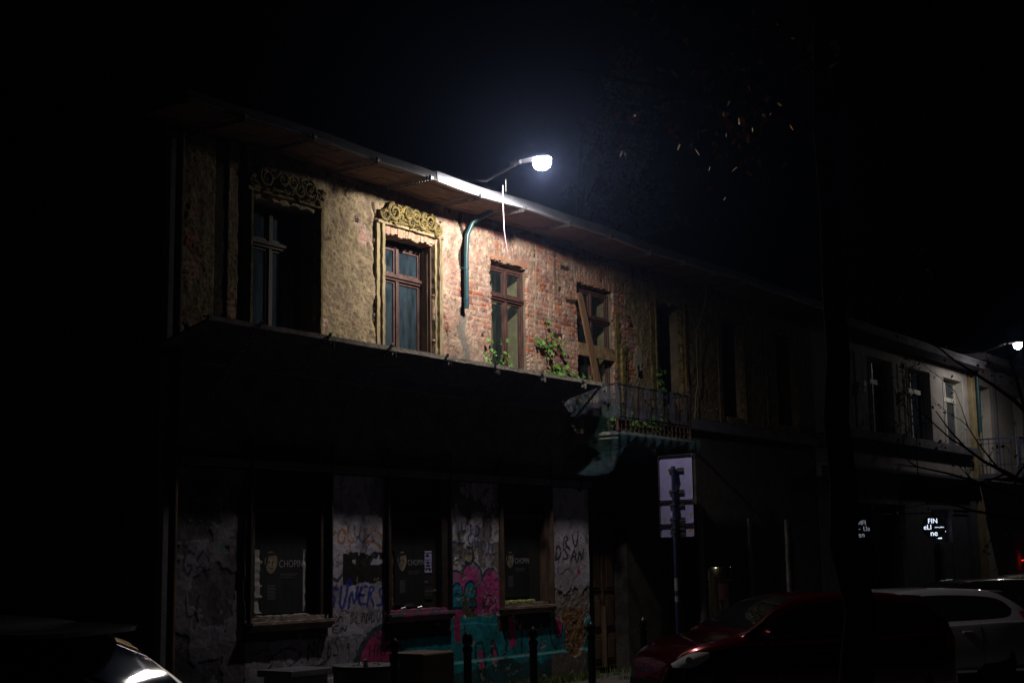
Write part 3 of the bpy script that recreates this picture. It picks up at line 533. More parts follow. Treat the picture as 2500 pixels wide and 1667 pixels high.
def surround(x0, x1, ztop, zb, wl, wr, m, top=True, dep=.085):
    mb = MB()
    strip(mb, x0-wl, x0-wl*.55, -dep*.62, .0, zb, ztop); strip(mb, x0-wl*.52, x0-wl*.2, -dep, .0, zb, ztop+.01); strip(mb, x0-wl*.18, x0+.012, -dep*.45, .06, zb, ztop-.06)
    strip(mb, x1-.012, x1+wr*.2, -dep*.45, .06, zb, ztop-.06); strip(mb, x1+wr*.24, x1+wr*.55, -dep, .0, zb, ztop+.01); strip(mb, x1+wr*.6, x1+wr, -dep*.62, .0, zb, ztop)
    if top: hstrip(mb, x0-wl, x1+wr, -dep*.9, 0, ztop+.012, ztop+.05); hstrip(mb, x0-wl*.5, x1+wr*.5, -dep*.5, .0, ztop+.052, ztop+.075)
    return P_(mb.build('window_surround', m, H))
surround(12.10, 13.27, 6.42, 4.5, .10, .09, M_['stucco']); surround(14.60, 15.73, 6.46, 4.5, .17, .15, M_['stucco_m'])
surround(22.10, 23.07, 6.52, 4.5, .10, .24, M_['stucco'], False, .06); surround(24.63, 25.57, 6.5, 4.5, .10, .10, M_['stucco'], False, .05); surround(27.1, 28.1, 6.5, 4.5, .10, .10, M_['stucco'], False, .05)
rem = MB(); strip(rem, 20.68, 20.78, -.05, 0, 4.5, 6.05, j=.012); strip(rem, 20.80, 20.90, -.085, 0, 4.5, 5.45, j=.01); strip(rem, 20.93, 21.02, -.06, 0, 4.5, 5.5, j=.01); strip(rem, 21.88, 22.0, -.05, 0, 4.5, 6.4, j=.02)
P_(rem.build('pilaster_remnant', M_['stucco'], H))
AB = mat('arch_brick', (.36, .14, .08), .9, c2=(.42, .30, .22), scale=10, bump=1, bscale=40, contrast=.8)   # broken flat arches of bricks above the windows, hanging mortar
for (a, b, z) in ((14.62, 15.72, 6.37), (17.05, 18.12, 6.40), (19.46, 20.68, 6.42)):
    x = a; lt = MB()
    while x < b:
        wx = rn.uniform(.055, .075); zz = z+rn.uniform(-.03, .012); lt.box(x, x+wx-.008, -.022-rn.uniform(0, .012), .2, zz, z+.09); x += wx
    P_(lt.build('brick_arch', AB, H))
# scrollwork relief
def scroll(mb, cx, cz, r, turns, dirn, y, a0=0, rad=.016, tail=None):
    pts = []; rads = []; n = int(16*turns)
    for i in range(n+1):
        t = i/n; a = a0+dirn*2*math.pi*turns*t; q = r*(1-t)**.8+.012
        pts.append((cx+q*math.cos(a), y-.02*math.sin(math.pi*t), cz+q*math.sin(a))); rads.append(rad*(1.15-.55*t))
    if tail:
        pts = [tail]+pts; rads = [rad*.6]+rads
    mb.tube(pts, rads, 7)
    mb.lathe([(0.001, -.018), (.016, -.01), (.02, 0), (.016, .01), (.001, .018)], (cx, y-.02, cz), 8)
def leafy(mb, x, z, l, a, y):
    d = (math.cos(a), math.sin(a)); e = (-d[1], d[0]); v = [(x, y, z)]
    for t, wv in ((.25, .3), (.5, .38), (.8, .22)): v += [(x+d[0]*l*t+e[0]*l*wv, y-.012, z+d[1]*l*t+e[1]*l*wv), (x+d[0]*l*t, y-.045, z+d[1]*l*t), (x+d[0]*l*t-e[0]*l*wv, y-.012, z+d[1]*l*t-e[1]*l*wv)]
    v.append((x+d[0]*l, y-.02, z+d[1]*l)); mb.add(v, [(0, 2, 1), (0, 3, 2), (1, 2, 5, 4), (2, 3, 6, 5), (4, 5, 8, 7), (5, 6, 9, 8), (7, 8, 10), (8, 9, 10)])
def ornament(x0, x1, zb, m, y=-.06):
    mb = MB(); wdt = x1-x0
    for k, (u, v, r, t, d, a) in enumerate(((.06, .10, .075, 1.5, 1, 2.6), (.19, .16, .11, 1.7, 1, 1.6), (.33, .11, .07, 1.3, -1, .2), (.42, .19, .09, 1.6, -1, 3.2), (.56, .18, .09, 1.6, 1, 0), (.67, .11, .075, 1.3, 1, 3), (.80, .16, .11, 1.7, -1, 1.4), (.94, .10, .08, 1.6, -1, .4), (.5, .08, .06, 1.2, 1, 1.5), (.27, .21, .05, 1.2, -1, 2), (.72, .21, .05, 1.2, 1, 1))):
        scroll(mb, x0+u*wdt, zb+v, r*1.05, t, d, y-rn.uniform(-.01, .03), a, rn.uniform(.018, .028))
    for k in range(60):
        u = rn.random(); leafy(mb, x0+u*wdt, zb+rn.uniform(.02, .22), rn.uniform(.05, .13), rn.uniform(0, 6.28), y+rn.uniform(-.03, .03))
    mb.tube([(x0, y, zb+.01), (x0+wdt*.3, y-.01, zb+.03), (x0+wdt*.5, y, zb+.05), (x0+wdt*.7, y-.01, zb+.03), (x1, y, zb+.01)], .018, 7)
    b = len(mb.v)
    return P_(mb.build('scroll_ornament', m, H, True))
ornament(14.50, 15.80, 6.50, M_['stucco']); ornament(12.05, 13.30, 6.47, M_['stucco'])

# eaves: sagging board soffit, zinc fascia, perforated angle brackets, roof
def sag(x): return .018*math.sin((x-11)*1.1)+.010*math.sin(x*2.7)
so = MB(); xs_ = [10.4+.42*i for i in range(46)]
for i in range(len(xs_)-1):
    a, b = xs_[i], xs_[i+1]-.006
    for k in range(5):
        y0 = -.84+k*.172; y1 = y0+.168; z = 6.99
        za, zb2 = z+sag(a)+.012*((k*7+i) % 3)/3, z+sag(b)+.012*((k*5+i) % 3)/3
        so.add([(a, y0, za), (b, y0, zb2), (b, y1, zb2), (a, y1, za), (a, y0, za+.02), (b, y0, zb2+.02), (b, y1, zb2+.02), (a, y1, za+.02)], [(0, 3, 2, 1), (4, 5, 6, 7), (0, 1, 5, 4), (1, 2, 6, 5), (2, 3, 7, 6), (3, 0, 4, 7)])
P_(so.build('soffit', M_['board'], H))
def fascia(xa, xb, z0, z1, y, m):
    f = MB(); n = max(2, int((xb-xa)/.25)); b = len(f.v)
    for i in range(n+1):
        x = xa+(xb-xa)*i/n; s = sag(x)
        f.v += [(x, y+.05, z0+s-.004), (x, y-.012, z0+s-.006), (x, y-.016, z0+s+.012), (x, y, z0+s+.018), (x, y+.018, z1+s), (x, y+.06, z1+s+.012), (x, y+.06, z1+s-.02)]
    for i in range(n):
        for k in range(6): q = b+i*7+k; f.f.append((q, q+7, q+8, q+1))
    return P_(f.build('fascia', m, H, True))
fascia(10.3, 14.72, 6.975, 7.10, -.87, M_['zinc_d']); fascia(14.73, 29, 6.975, 7.12, -.88, M_['zinc'])
rf = MB(); rf.add([(10.2, -.84, 7.135), (29.1, -.84, 7.135), (29.1, 4.5, 8.9), (10.2, 4.5, 8.9), (10.2, -.84, 7.03), (29.1, -.84, 7.03), (29.1, 4.5, 8.8), (10.2, 4.5, 8.8)], [(0, 1, 2, 3), (7, 6, 5, 4), (0, 3, 7, 4), (1, 5, 6, 2)])
rf.add([(10.2, 4.5, 8.9), (29.1, 4.5, 8.9), (29.1, 9.3, 7.2), (10.2, 9.3, 7.2), (10.2, 4.5, 8.8), (29.1, 4.5, 8.8), (29.1, 9.3, 7.1), (10.2, 9.3, 7.1)], [(0, 1, 2, 3), (7, 6, 5, 4), (0, 3, 7, 4), (1, 5, 6, 2)])
for k in range(37): rf.bar((10.3+k*.52, -.8, 7.15), (10.3+k*.52, 4.45, 8.9), .02, .03)
P_(rf.build('roof', M_['zinc_d'], H))
def angle(mb, a, b, wd=.045, th_=.004, holes=True):
    a, b = Vector(a), Vector(b); d = (b-a).normalized(); L = (b-a).length; side = Vector((1, 0, 0)); n = d.cross(side).normalized()
    m4 = Matrix(((side.x, d.x, n.x, a.x), (side.y, d.y, n.y, a.y), (side.z, d.z, n.z, a.z), (0, 0, 0, 1)))
    mb.box(0, wd, 0, L, -th_, 0, m4); t = 0
    while t < L:       # web made of rungs so the punched holes read
        mb.box(-th_, 0, t, min(t+.022, L), 0, wd, m4); t += .05
    mb.box(-th_, 0, 0, L, 0, wd*.28, m4); mb.box(-th_, 0, 0, L, wd*.72, wd, m4)
EB = [11.1, 12.25, 13.43, 14.52, 15.64, 16.72, 17.93, 19.15, 20.42, 21.6, 22.8, 24.0]
for x in EB:
    mb = MB(); angle(mb, (x, -.93, 6.955+sag(x)), (x, -.02, 6.955+sag(x))); mb.box(x-.004, x, -.935, -.89, 6.93+sag(x), 7.0+sag(x)); mb.box(x, x+.05, -.935, -.931, 6.945+sag(x), 6.985+sag(x))
    P_(mb.build('eaves_bracket', M_['steel'], H))
# drainpipe stub
dp = MB(); dp.tube([(16.62, -.42, 7.0), (16.56, -.28, 6.93), (16.45, -.17, 6.82), (16.38, -.12, 6.62), (16.365, -.11, 6.3), (16.36, -.11, 5.52)], .036, 12)
for z in (6.12, 5.66): dp.tube([(16.362, -.11, z-.02), (16.362, -.11, z+.02)], .043, 12)
dp.tube([(16.36, -.11, 6.12), (16.28, -.02, 6.13)], .008, 6)
P_(dp.build('drainpipe', M_['pipe'], H, True))
# window 4 boarding
P_(MB().box(19.50, 20.64, -.03, -.005, 5.19, 5.40).build('nailed_board', M_['plank2'], H, bevel=.004))
pk = MB(); pk.add([(19.46, -.065, 6.20), (19.55, -.065, 6.235), (19.62, -.065, 6.18), (20.24, -.065, 4.50), (20.06, -.065, 4.46)]+[(19.46, -.035, 6.20), (19.55, -.035, 6.235), (19.62, -.035, 6.18), (20.24, -.035, 4.50), (20.06, -.035, 4.46)], [(4, 3, 2, 1, 0), (5, 6, 7, 8, 9), (0, 1, 6, 5), (1, 2, 7, 6), (2, 3, 8, 7), (3, 4, 9, 8), (4, 0, 5, 9)])
P_(pk.build('leaning_plank', M_['plank'], H))
wr = MB(); wr.tube([(18.27, -.04, 6.95), (18.265, -.045, 6.2), (18.22, -.045, 5.5), (18.21, -.04, 4.5)], .006, 5)
GW = mat('grey_wire', (.25, .22, .15), .6); P_(wr.build('wall_wire', GW, H, True)); wr = MB()
wr.tube([(23.2, -.5, 6.98), (23.22, -.45, 6.5), (23.30, -.2, 6.0), (23.44, -.12, 5.5), (23.46, -.12, 5.1), (23.38, -.1, 4.8), (23.32, -.1, 4.4)], .008, 5)
P_(wr.build('wall_wire', GW, H, True))
# damaged dark panel right of window 5
dkp = MB(); strip(dkp, 24.47, 24.56, -.05, .02, 4.4, 6.6, j=.01); strip(dkp, 25.62, 25.8, -.04, .02, 4.5, 6.4, j=.01); strip(dkp, 26.6, 26.7, -.05, .02, 4.5, 6.4, j=.01)
P_(dkp.build('pilaster', M_['stucco'], H))

# ground-floor shop windows: deep wooden frame, boarded panes
for i, (a, b) in enumerate(GX):
    f = MB(); wl = .09
    f.box(a-.04, a+wl, -.03, .30, 1.24, 3.28).box(b-wl*(1.2 if i < 2 else .8), b+.04, -.03, .30, 1.24, 3.28).box(a+wl, b-wl*.8, -.05, .30, 3.12, 3.279).box(a+wl, b-wl, .03, .1, 2.5, 2.57)
    f.box(a-.05, a-.02, -.10, -.04, 1.1, 3.4).box(b+.02, b+.05, -.10, -.04, 1.1, 3.4)
    o = P_(f.build('shop_window', M_['frame_dk'] if i < 2 else M_['jambwood'], H, bevel=.006))
    MB().box(a+wl, b-wl*.8, .09, .12, 1.24, 3.12).build('board_panel', M_['dark'], o)
    s = MB(); hstrip(s, a-.06, b+.06, -.16, .16, 1.16, 1.195, 30, .004); hstrip(s, a-.05, b+.05, -.13, .0, 1.12, 1.155, 30, .004); hstrip(s, a-.04, b+.04, -.09, .0, 1.08, 1.115, 30, .003); hstrip(s, a+.02, b-.02, -.04, .17, 1.2, 1.24, 24, .006)
    s.build('sill', (M_['sill'], M_['pink'], M_['sill'])[i], o)
# entrance door and gateway
dr = MB().box(20.04, 20.88, .24, .30, .1, 2.58); dr.box(20.43, 20.49, .20, .24, .1, 2.58)
for xx in (20.10, 20.52):
    for z0, z1 in ((.2, .62), (.72, 1.25), (1.35, 2.45)): dr.box(xx, xx+.30, .215, .24, z0, z1).box(xx+.05, xx+.25, .2, .215, z0+.05, z1-.05)
dr.tube([(20.46, .19, .1), (20.46, .19, 1.1)], .035, 8)
P_(dr.build('entrance_door', M_['wood'], H, bevel=.006))
P_(MB().box(22.05, 23.4, .22, .28, 0, 2.68).box(22.72, 22.76, .20, .22, 0, 2.68).build('gate_leaf', M_['wood'], H))
gs = MB(); strip(gs, 23.44, 23.56, -.07, .0, 0, 2.8, j=.006); strip(gs, 25.5, 25.6, -.06, .0, 0, 2.6, j=.01); strip(gs, 27.2, 27.3, -.06, .0, 0, 2.6, j=.01)
P_(gs.build('gate_jamb', M_['concrete'], H))
# ------------------------------------------------------------------ debris canopy over the pavement
CN = empty('debris_canopy', (14.7, -.4, 4.3)); tag(CN, 'long dark board canopy sloping out over the pavement below the upper windows', 'canopy')
def ch(o, root): o.location = -root.location; return o
cb = MB(); x = 10.66
rn = random.Random(11)
while x < 18.83:
    wdt = min(rn.uniform(1.6, 2.4), 18.85-x); dz = rn.uniform(-.006, .006)
    for k in range(4):
        y0 = -.87+k*.215; y1 = y0+.21; f = lambda y: 4.565+dz-(y+.87)*.25
        cb.add([(x, y0, f(y0)-.028), (x+wdt-.008, y0, f(y0)-.028), (x+wdt-.008, y1, f(y1)-.028), (x, y1, f(y1)-.028), (x, y0, f(y0)), (x+wdt-.008, y0, f(y0)), (x+wdt-.008, y1, f(y1)), (x, y1, f(y1))], [(0, 3, 2, 1), (4, 5, 6, 7), (0, 1, 5, 4), (1, 2, 6, 5), (2, 3, 7, 6), (3, 0, 4, 7)])
    x += wdt
eb = MB(); hstrip(eb, 10.64, 18.86, -.895, -.872, 4.535, 4.583, 80, .004); hstrip(eb, 10.64, 18.86, -.895, -.80, 4.578, 4.590, 80, .004); ch(eb.build('edge_board', M_['edge'], CN), CN)
ch(cb.build('deck', M_['canopy'], CN), CN)
for x in [11.4, 12.55, 13.7, 14.85, 15.95, 17.1, 18.2, 18.8]:
    m = MB(); angle(m, (x, -.93, 4.62), (x, -.03, 3.75)); m.box(x, x+.05, -.935, -.90, 4.46, 4.50); m.box(x+.045, x+.05, -.96, -.90, 4.44, 4.52)
    ch(m.build('bracket', M_['steel'], CN), CN)
ch(MB().box(10.66, 18.85, -.05, -.015, 4.24, 4.32).build('wall_batten', M_['canopy'], CN), CN)

# ------------------------------------------------------------------ ivy
def ivy(name, label, stems, nleaf, size, seed, spread=.10, y0=-.09, grp=None):
    rn = random.Random(seed); root = empty(name, (stems[0][0][0], y0, stems[0][0][2])); tag(root, label, 'ivy', grp)
    s = MB(); l = MB()
    for st in stems:
        s.tube(st, [.006-.004*i/(len(st)-1) for i in range(len(st))], 5)
        for i in range(nleaf):
            t = rn.random()*(len(st)-1); k = min(int(t), len(st)-2); p = Vector(st[k]).lerp(Vector(st[k+1]), t-k)
            p += Vector((rn.gauss(0, spread), -abs(rn.gauss(0, .045)), rn.gauss(0, spread*.7)))
            sz = size*rn.uniform(.55, 1.15)
            M = Matrix.Translation(p) @ Matrix.Rotation(rn.uniform(-.7, .7), 4, 'Z') @ Matrix.Rotation(rn.uniform(-.9, .5), 4, 'X') @ Matrix.Rotation(rn.uniform(-1.0, 1.0), 4, 'Y')
            prof = [(0, 0), (.30, .12), (.52, .34), (.30, .48), (.26, .72), (0, 1.0), (-.26, .72), (-.30, .48), (-.52, .34), (-.30, .12)]
            v = [tuple(M @ Vector((a*sz, -.10*sz*(1-abs(a)*2), -b*sz))) for a, b in prof]+[tuple(M @ Vector((0, .04*sz, -.4*sz)))]
            l.add(v, [(i2, (i2+1) % 10, 10) for i2 in range(10)])
            s.tube([tuple(p), tuple(p+Vector((rn.uniform(-.03, .03), .03, .03)))], .0015, 3, False)
    a = s.build('stem', M_['bark'], root); b = l.build('foliage', M_['leaf'], root); a.location = b.location = -root.location
    return root
ivy('ivy_plant', 'small ivy clump growing on the canopy at the lower left corner of the third window', [[(16.85, -.1, 4.45), (16.95, -.1, 4.85), (17.05, -.09, 5.15)], [(16.8, -.15, 4.5), (16.75, -.12, 4.85)], [(17.0, -.1, 4.6), (17.25, -.1, 4.9), (17.35, -.1, 4.85)]], 27, .075, 1)
ivy('ivy_plant', 'tall leafy ivy climbing the bare brick between the third and fourth windows', [[(18.45, -.08, 4.4), (18.5, -.07, 4.9), (18.55, -.06, 5.25), (18.45, -.06, 5.65)], [(18.5, -.07, 5.25), (18.8, -.07, 5.3), (18.95, -.07, 5.12)], [(18.5, -.07, 5.15), (18.2, -.07, 5.3)]], 30, .08, 2, .05)
ivy('ivy_plant', 'low ivy trailing along the canopy top beneath the brick pier and fourth window', [[(18.0, -.5, 4.62), (18.3, -.4, 4.72), (18.7, -.35, 4.72), (19.1, -.3, 4.68), (19.5, -.35, 4.68)], [(18.1, -.2, 4.7), (18.6, -.2, 4.85), (19.0, -.15, 4.8), (19.4, -.1, 4.72)]], 75, .085, 3, .07, -.3)
ivy('ivy_plant', 'dark ivy growing behind the netted balcony railing', [[(19.9, -.15, 3.9), (20.3, -.2, 4.3), (20.9, -.2, 4.2), (21.3, -.2, 4.0)], [(21.95, -.1, 4.2), (22.05, -.08, 4.8), (22.1, -.08, 5.15)], [(20.2, -.6, 3.95), (20.8, -.6, 4.1), (21.3, -.6, 4.1)]], 60, .085, 4, .10)

# ------------------------------------------------------------------ balcony (part of the house) and its netting
BY = -.92; bl = MB().box(19.2, 21.62, BY, -.012, 3.74, 3.86).box(19.16, 21.66, BY-.03, -.014, 3.80, 3.835)
BA = P_(bl.build('balcony', M_['concrete'], H, bevel=.008))
rl_ = MB(); rl_.box(19.2, 21.62, BY, BY+.03, 4.59, 4.62).box(19.2, 19.23, BY+.031, -.0, 4.591, 4.619).box(21.59, 21.62, BY+.031, 0, 4.591, 4.619).box(19.2, 21.62, BY+.005, BY+.025, 3.95, 3.97).box(19.2, 21.62, BY+.005, BY+.025, 4.08, 4.10).box(19.205, 19.225, BY+.03, 0, 3.95, 3.97)
rl_.build('handrail', M_['iron'], BA)
bal = MB(); prof = [(.011, 0), (.011, .06), (.02, .09), (.011, .12), (.009, .3), (.017, .36), (.022, .40), (.017, .44), (.009, .5), (.011, .7)]
for k in range(17): bal.lathe(prof, (19.34+k*.137, BY+.015, 3.87), 7)
for k in range(5): bal.lathe(prof, (19.215, BY+.17+k*.15, 3.87), 7)
bal.build('baluster', M_['rust'], BA)['kind'] = 'stuff'
for x in (19.215, 21.6):
    MB().lathe([(.035, 0), (.035, .05), (.026, .07), (.026, .2), (.038, .22), (.038, .25), (.022, .27), (.022, .62), (.03, .66), (.03, .74), (.045, .76), (.03, .78), (.012, .80), (.03, .82), (.042, .86), (.03, .89), (.012, .92), (.02, .94), (.008, .99), (.003, 1.03)], (x, BY+.01, 3.86), 14).build('railing_post', M_['rust'], BA, True)
for x in (19.4, 21.4):
    m = MB(); m.tube([(x, -.85, 3.73), (x, -.6, 3.66), (x, -.3, 3.5), (x, -.12, 3.25), (x, -.05, 2.95)], .03, 7); scroll(m, -0, 0, .01, .5, 1, 0); m.build('console', M_['rust'], BA)
def cloth(name, label, fn, nu, nv, m, cat, loc, th_=.0):
    mb = MB()
    for j in range(nv+1):
        for i in range(nu+1): mb.v.append(fn(i/nu, j/nv))
    for j in range(nv):
        for i in range(nu): q = j*(nu+1)+i; mb.f.append((q, q+1, q+nu+2, q+nu+1))
    o = mb.build(name, m, None, True); me = o.data; me.transform(Matrix.Translation(-Vector(loc))); o.location = loc; tag(o, label, cat); return o
def tarpf(u, v):
    s = u*3.3; z = 4.62-.50*v-.05*v*math.sin(s*1.3)-.012*math.sin(s*9)*v; d = .025+.02*math.sin(s*14+v*2)+.012*math.sin(s*31)
    return (19.2-d, -.02-s, z) if s < .90 else (19.2+(s-.90)-.0, BY-d, z)
cloth('tarp', 'translucent purplish tarp wrapped round the balcony railing', tarpf, 150, 14, M_['tarp'], 'tarp', (19.2, -.9, 4.3))
def netf(u, v):    # side net from the canopy end down past the slab
    y = -.95+.93*u; return (19.08-.10*v+.02*math.sin(9*v+6*u), y, 4.45-1.0*v*(1-.35*u)+.02*math.sin(u*20))
cloth('safety_net', 'green mesh net hanging at the left side of the balcony', netf, 30, 40, M_['net'], 'net', (19.0, -.5, 3.8))
def net2(u, v):    # net slung beneath the slab, lowest at its left end
    x = 18.80+2.95*u; drop = .22+.10*math.sin(x*4.1)*.4+.42*math.exp(-((u)/.13)**2)+.10*max(0, u-.8)*3
    if v < .35: t = v/.35; return (x+.02*math.sin(t*9+x*7), -.98-.05*math.sin(t*3.1)+.02*math.sin(x*23+t*3), 3.86-drop*t+.012*math.sin(x*31))
    t = (v-.35)/.65; return (x, -.98+.93*t, 3.86-drop-.10*math.sin(t*3.14)*(1+.4*math.sin(x*6))+.25*t*(drop-.1))
cloth('safety_net', 'blue green net sagging underneath the balcony slab', net2, 110, 26, M_['netb'], 'net', (20.2, -.5, 3.6))

# ------------------------------------------------------------------ street lamps
def street_lamp(L, wall_y, label, sc_=1):
    root = empty('street_lamp', (L[0], -.5, L[2]-.5)); tag(root, label, 'street lamp', 'street lamps on roof arms')
    o = -root.location
    a = MB(); X0, Y0, Z0 = L; zb = Z0-.10
    a.tube([(X0, .05, 7.33), (X0, -.35, 7.30), (X0, Y0+.95, Z0-.02), (X0, Y0+.45, Z0+.12)], [.026, .026, .023, .022], 10)
    a.tube([(X0, .05, 7.0), (X0, .05, 7.45)], .03, 10); a.tube([(X0, .06, 7.45), (X0, -.5, 7.26)], .010, 6)
    q = a.build('arm', M_['zinc_d'], root, True); q.location = o
    h_ = MB()
    prof = [(0, .045), (.06, .055), (.2, .075), (.42, .085), (.55, .06), (.60, .02)]
    b = len(h_.v); n = 12
    for t, wv in prof:
        for k in range(n+1):
            aa = math.pi*k/n; h_.v.append((X0+wv*1.25*math.cos(aa), Y0+.50-t, Z0+.145+wv*.62*math.sin(aa)-.0*t))
    for i in range(len(prof)-1):
        for k in range(n): h_.f.append((b+i*(n+1)+k, b+i*(n+1)+k+1, b+(i+1)*(n+1)+k+1, b+(i+1)*(n+1)+k))
    b2 = b; h_.tube([(X0, Y0+.52, Z0+.14), (X0, Y0+.36, Z0+.15)], .035, 8)
    q = h_.build('head', M_['zinc_d'], root, True); q.location = o
    g = MB(); gp = [(.001, -.075), (.05, -.07), (.08, -.04), (.095, 0), (.10, .05), (.10, .10)]
    g.lathe(gp, (0, 0, 0), 20); g.v = [(X0+v[0]*1.15, Y0+v[1]*1.35, Z0+.04+v[2]*.9) for v in g.v]
    q = g.build('lit_bowl', M_['bowl'], root, True); q.location = o
    return root
m = bpy.data.materials.new('lit_bowl'); m.use_nodes = True; nt = m.node_tree; nt.nodes.remove(nt.nodes['Principled BSDF'])
e = nt.nodes.new('ShaderNodeEmission'); e.inputs[0].default_value = (1, .95, .88, 1); e.inputs[1].default_value = 25
t = nt.nodes.new('ShaderNodeBsdfTransparent'); ad = nt.nodes.new('ShaderNodeAddShader'); nt.links.new(e.outputs[0], ad.inputs[0]); nt.links.new(t.outputs[0], ad.inputs[1]); nt.links.new(ad.outputs[0], nt.nodes['Material Output'].inputs[0])
M_['bowl'] = m
street_lamp(LAMP, 0, 'bright white street lamp on an arm above the middle of the derelict house')
street_lamp(LAMP2, 0, 'far street lamp glowing beside the tree at the right edge')
wb = MB().tube([(15.86, -1.15, 7.10), (15.865, -1.15, 6.75), (15.88, -1.15, 6.45), (15.95, -1.13, 6.28), (15.99, -1.12, 6.18)], .005, 6)
o = wb.build('hanging_cable', M_['cable'], None, True); tag(o, 'thin pale pink cable dangling from the lamp arm in front of the eaves', 'cable')
wb = MB().tube([(15.72, -1.3, 7.13), (15.725, -1.3, 7.05), (15.75, -1.28, 6.96)], .004, 5)
o = wb.build('hanging_cable', M_['steel'], None, True); tag(o, 'short dark wire end under the lamp arm near the lamp head', 'cable')

# ------------------------------------------------------------------ ground, road, kerb
def sheet(name, x0, x1, y0, y1, z, m, nx=1, ny=1, th_=0):
    o = MB().box(x0, x1, y0, y1, z-th_, z).build(name, m); tag(o, kind='structure'); return o
sheet('ground', -90, 160, -70, 120, -.2, M_['asphalt'], th_=.2)
sheet('road', -60, 130, -7.9, -3.62, -.03, M_['asphalt'], th_=.06)
sheet('pavement', -60, 130, -3.45, 9.5, 0, M_['paving'], th_=.18)
sheet('verge', -60, 130, -20, -8.1, -.02, M_['asphalt'], th_=.17)
kb = MB(); 
for k in range(90): kb.box(-10+k*.8, -10+k*.8+.79, -3.62, -3.451, -.19, .012); kb.box(-10+k*.8, -10+k*.8+.79, -8.1, -7.9, -.19, -.012)
o = kb.build('kerb', M_['kerb'], bevel=.01); tag(o, kind='structure')
# weeds and litter along the foot of the wall
rn = random.Random(21); wd = MB()
for k in range(1500):
    x = rn.choice((rn.uniform(14.8, 19.6), rn.uniform(17, 22.5), rn.uniform(17.5, 19.8))); y = -abs(rn.gauss(.04, .10))-.03; hgt = rn.uniform(.04, .16); a = rn.uniform(0, 6.28); l = rn.uniform(.01, .07); wv = rn.uniform(.004, .012)
    dx, dy = math.cos(a), math.sin(a); wd.add([(x-dy*wv, y+dx*wv, 0), (x+dy*wv, y-dx*wv, 0), (x+dx*l*.5+dy*wv, y+dy*l*.5, hgt*.7), (x+dx*l, y+dy*l, hgt)], [(0, 1, 2, 3)])
o = wd.build('weeds', mat('weeds', (.04, .12, .02), .7, c2=(.16, .15, .06), scale=6)); tag(o, 'weeds and dry grass along the foot of the graffitied wall', 'weeds', kind='stuff')
gr = MB()
for k in range(5000):
    x = rn.uniform(19.6, 23.5); y = rn.gauss(-1.0, .22) if rn.random() < .7 else rn.uniform(-1.5, -.5); hgt = rn.uniform(.03, .09); a = rn.uniform(0, 6.28); wv = .006; l = .03
    dx, dy = math.cos(a), math.sin(a); gr.add([(x-dy*wv, y+dx*wv, 0), (x+dy*wv, y-dx*wv, 0), (x+dx*l, y+dy*l, hgt)], [(0, 1, 2)])
o = gr.build('grass_strip', mat('grass_blade', (.05, .13, .03), .7, c2=(.10, .17, .05), scale=5)); tag(o, 'patch of short green grass on the pavement before the door', 'grass', kind='stuff')
lf = MB()
for k in range(380):
    x = rn.uniform(15.5, 22.5); y = -abs(rn.gauss(.2, .35))-.04; a = rn.uniform(0, 6.28); s = rn.uniform(.012, .035); z = rn.uniform(.006, .02)
    lf.add([(x, y, z), (x+s*math.cos(a), y+s*math.sin(a), z+s*.3), (x+2*s*math.cos(a+.3), y+2*s*math.sin(a+.3), z), (x+s*math.cos(a+.9), y+s*math.sin(a+.9), z+s*.2)], [(0, 1, 2, 3)])
o = lf.build('fallen_leaves', mat('fallen_leaf', (.20, .13, .06), .8, c2=(.30, .24, .14), scale=9)); tag(o, 'dry leaves and litter scattered along the wall foot', 'leaves', kind='stuff')

# ------------------------------------------------------------------ bollards
bx = [11.28, 12.50, 13.75, 15.0, 16.26]; LB = ['leftmost bollard, beside the black litter barrel', 'bollard in front of the stone block', 'bollard in front of the base of the third ground floor window', 'bollard before the right end of the graffitied wall', 'bollard half hidden behind the nose of the red car']
bo = empty('bollard', (bx[0], -3.0, 0))
MB().lathe([(.07, 0), (.07, .10), (.05, .13), (.045, .16), (.045, .9), (.055, .92), (.055, .95), (.042, .97)], (0, 0, 0), 18).build('post', M_['iron'], bo, True)
MB().lathe([(.02, .97), (.045, .985), (.058, 1.02), (.058, 1.05), (.045, 1.09), (.02, 1.11), (.006, 1.125)], (0, 0, 0), 18).build('cap', M_['iron'], bo, True)
for i, x in enumerate(bx):
    b = bo if i == 0 else copy_tree(bo); b.location = (x, -3.0, 0); tag(b, 'black cast iron '+LB[i], 'bollard', 'bollards along the kerb')

# litter barrel with bags, stone block, low concrete block
bn = empty('litter_barrel', (11.98, -2.0, 0)); tag(bn, 'round black barrel bin full of rubbish on the pavement by the wall', 'bin')
MB().lathe([(.30, 0), (.33, .05), (.35, .70), (.365, .72), (.365, .76), (.34, .77), (.33, .74), (.30, .62)], (0, 0, 0), 36).build('barrel', M_['pot'], bn, True)
MB().lathe([(.345, .765), (.368, .765), (.368, .78), (.345, .78)], (0, 0, 0), 36).build('rim', M_['steel'], bn, True)
ba = MB()
for k in range(9): ba.lathe([(.01, -.06), (.07, -.04), (.09, .02), (.05, .07), (.01, .09)], (random.Random(k).uniform(-.2, .2), random.Random(k+9).uniform(-.2, .2), .70), 9)
o = ba.build('rubbish_heap', mat('crumpled_foil', (.10, .10, .13), .18, .5, bump=1, bscale=30)); o.location = (11.98, -2.0, 0); tag(o, 'shiny crumpled rubbish heaped in the black barrel', 'rubbish')
o = MB().tube([(11.77, -2.2, .70), (11.72, -2.22, .86)], [.03, .022], 10).build('bottle', mat('pale_bottle', (.3, .33, .36), .1)); tag(o, 'pale bottle poking out of the black barrel', 'bottle')
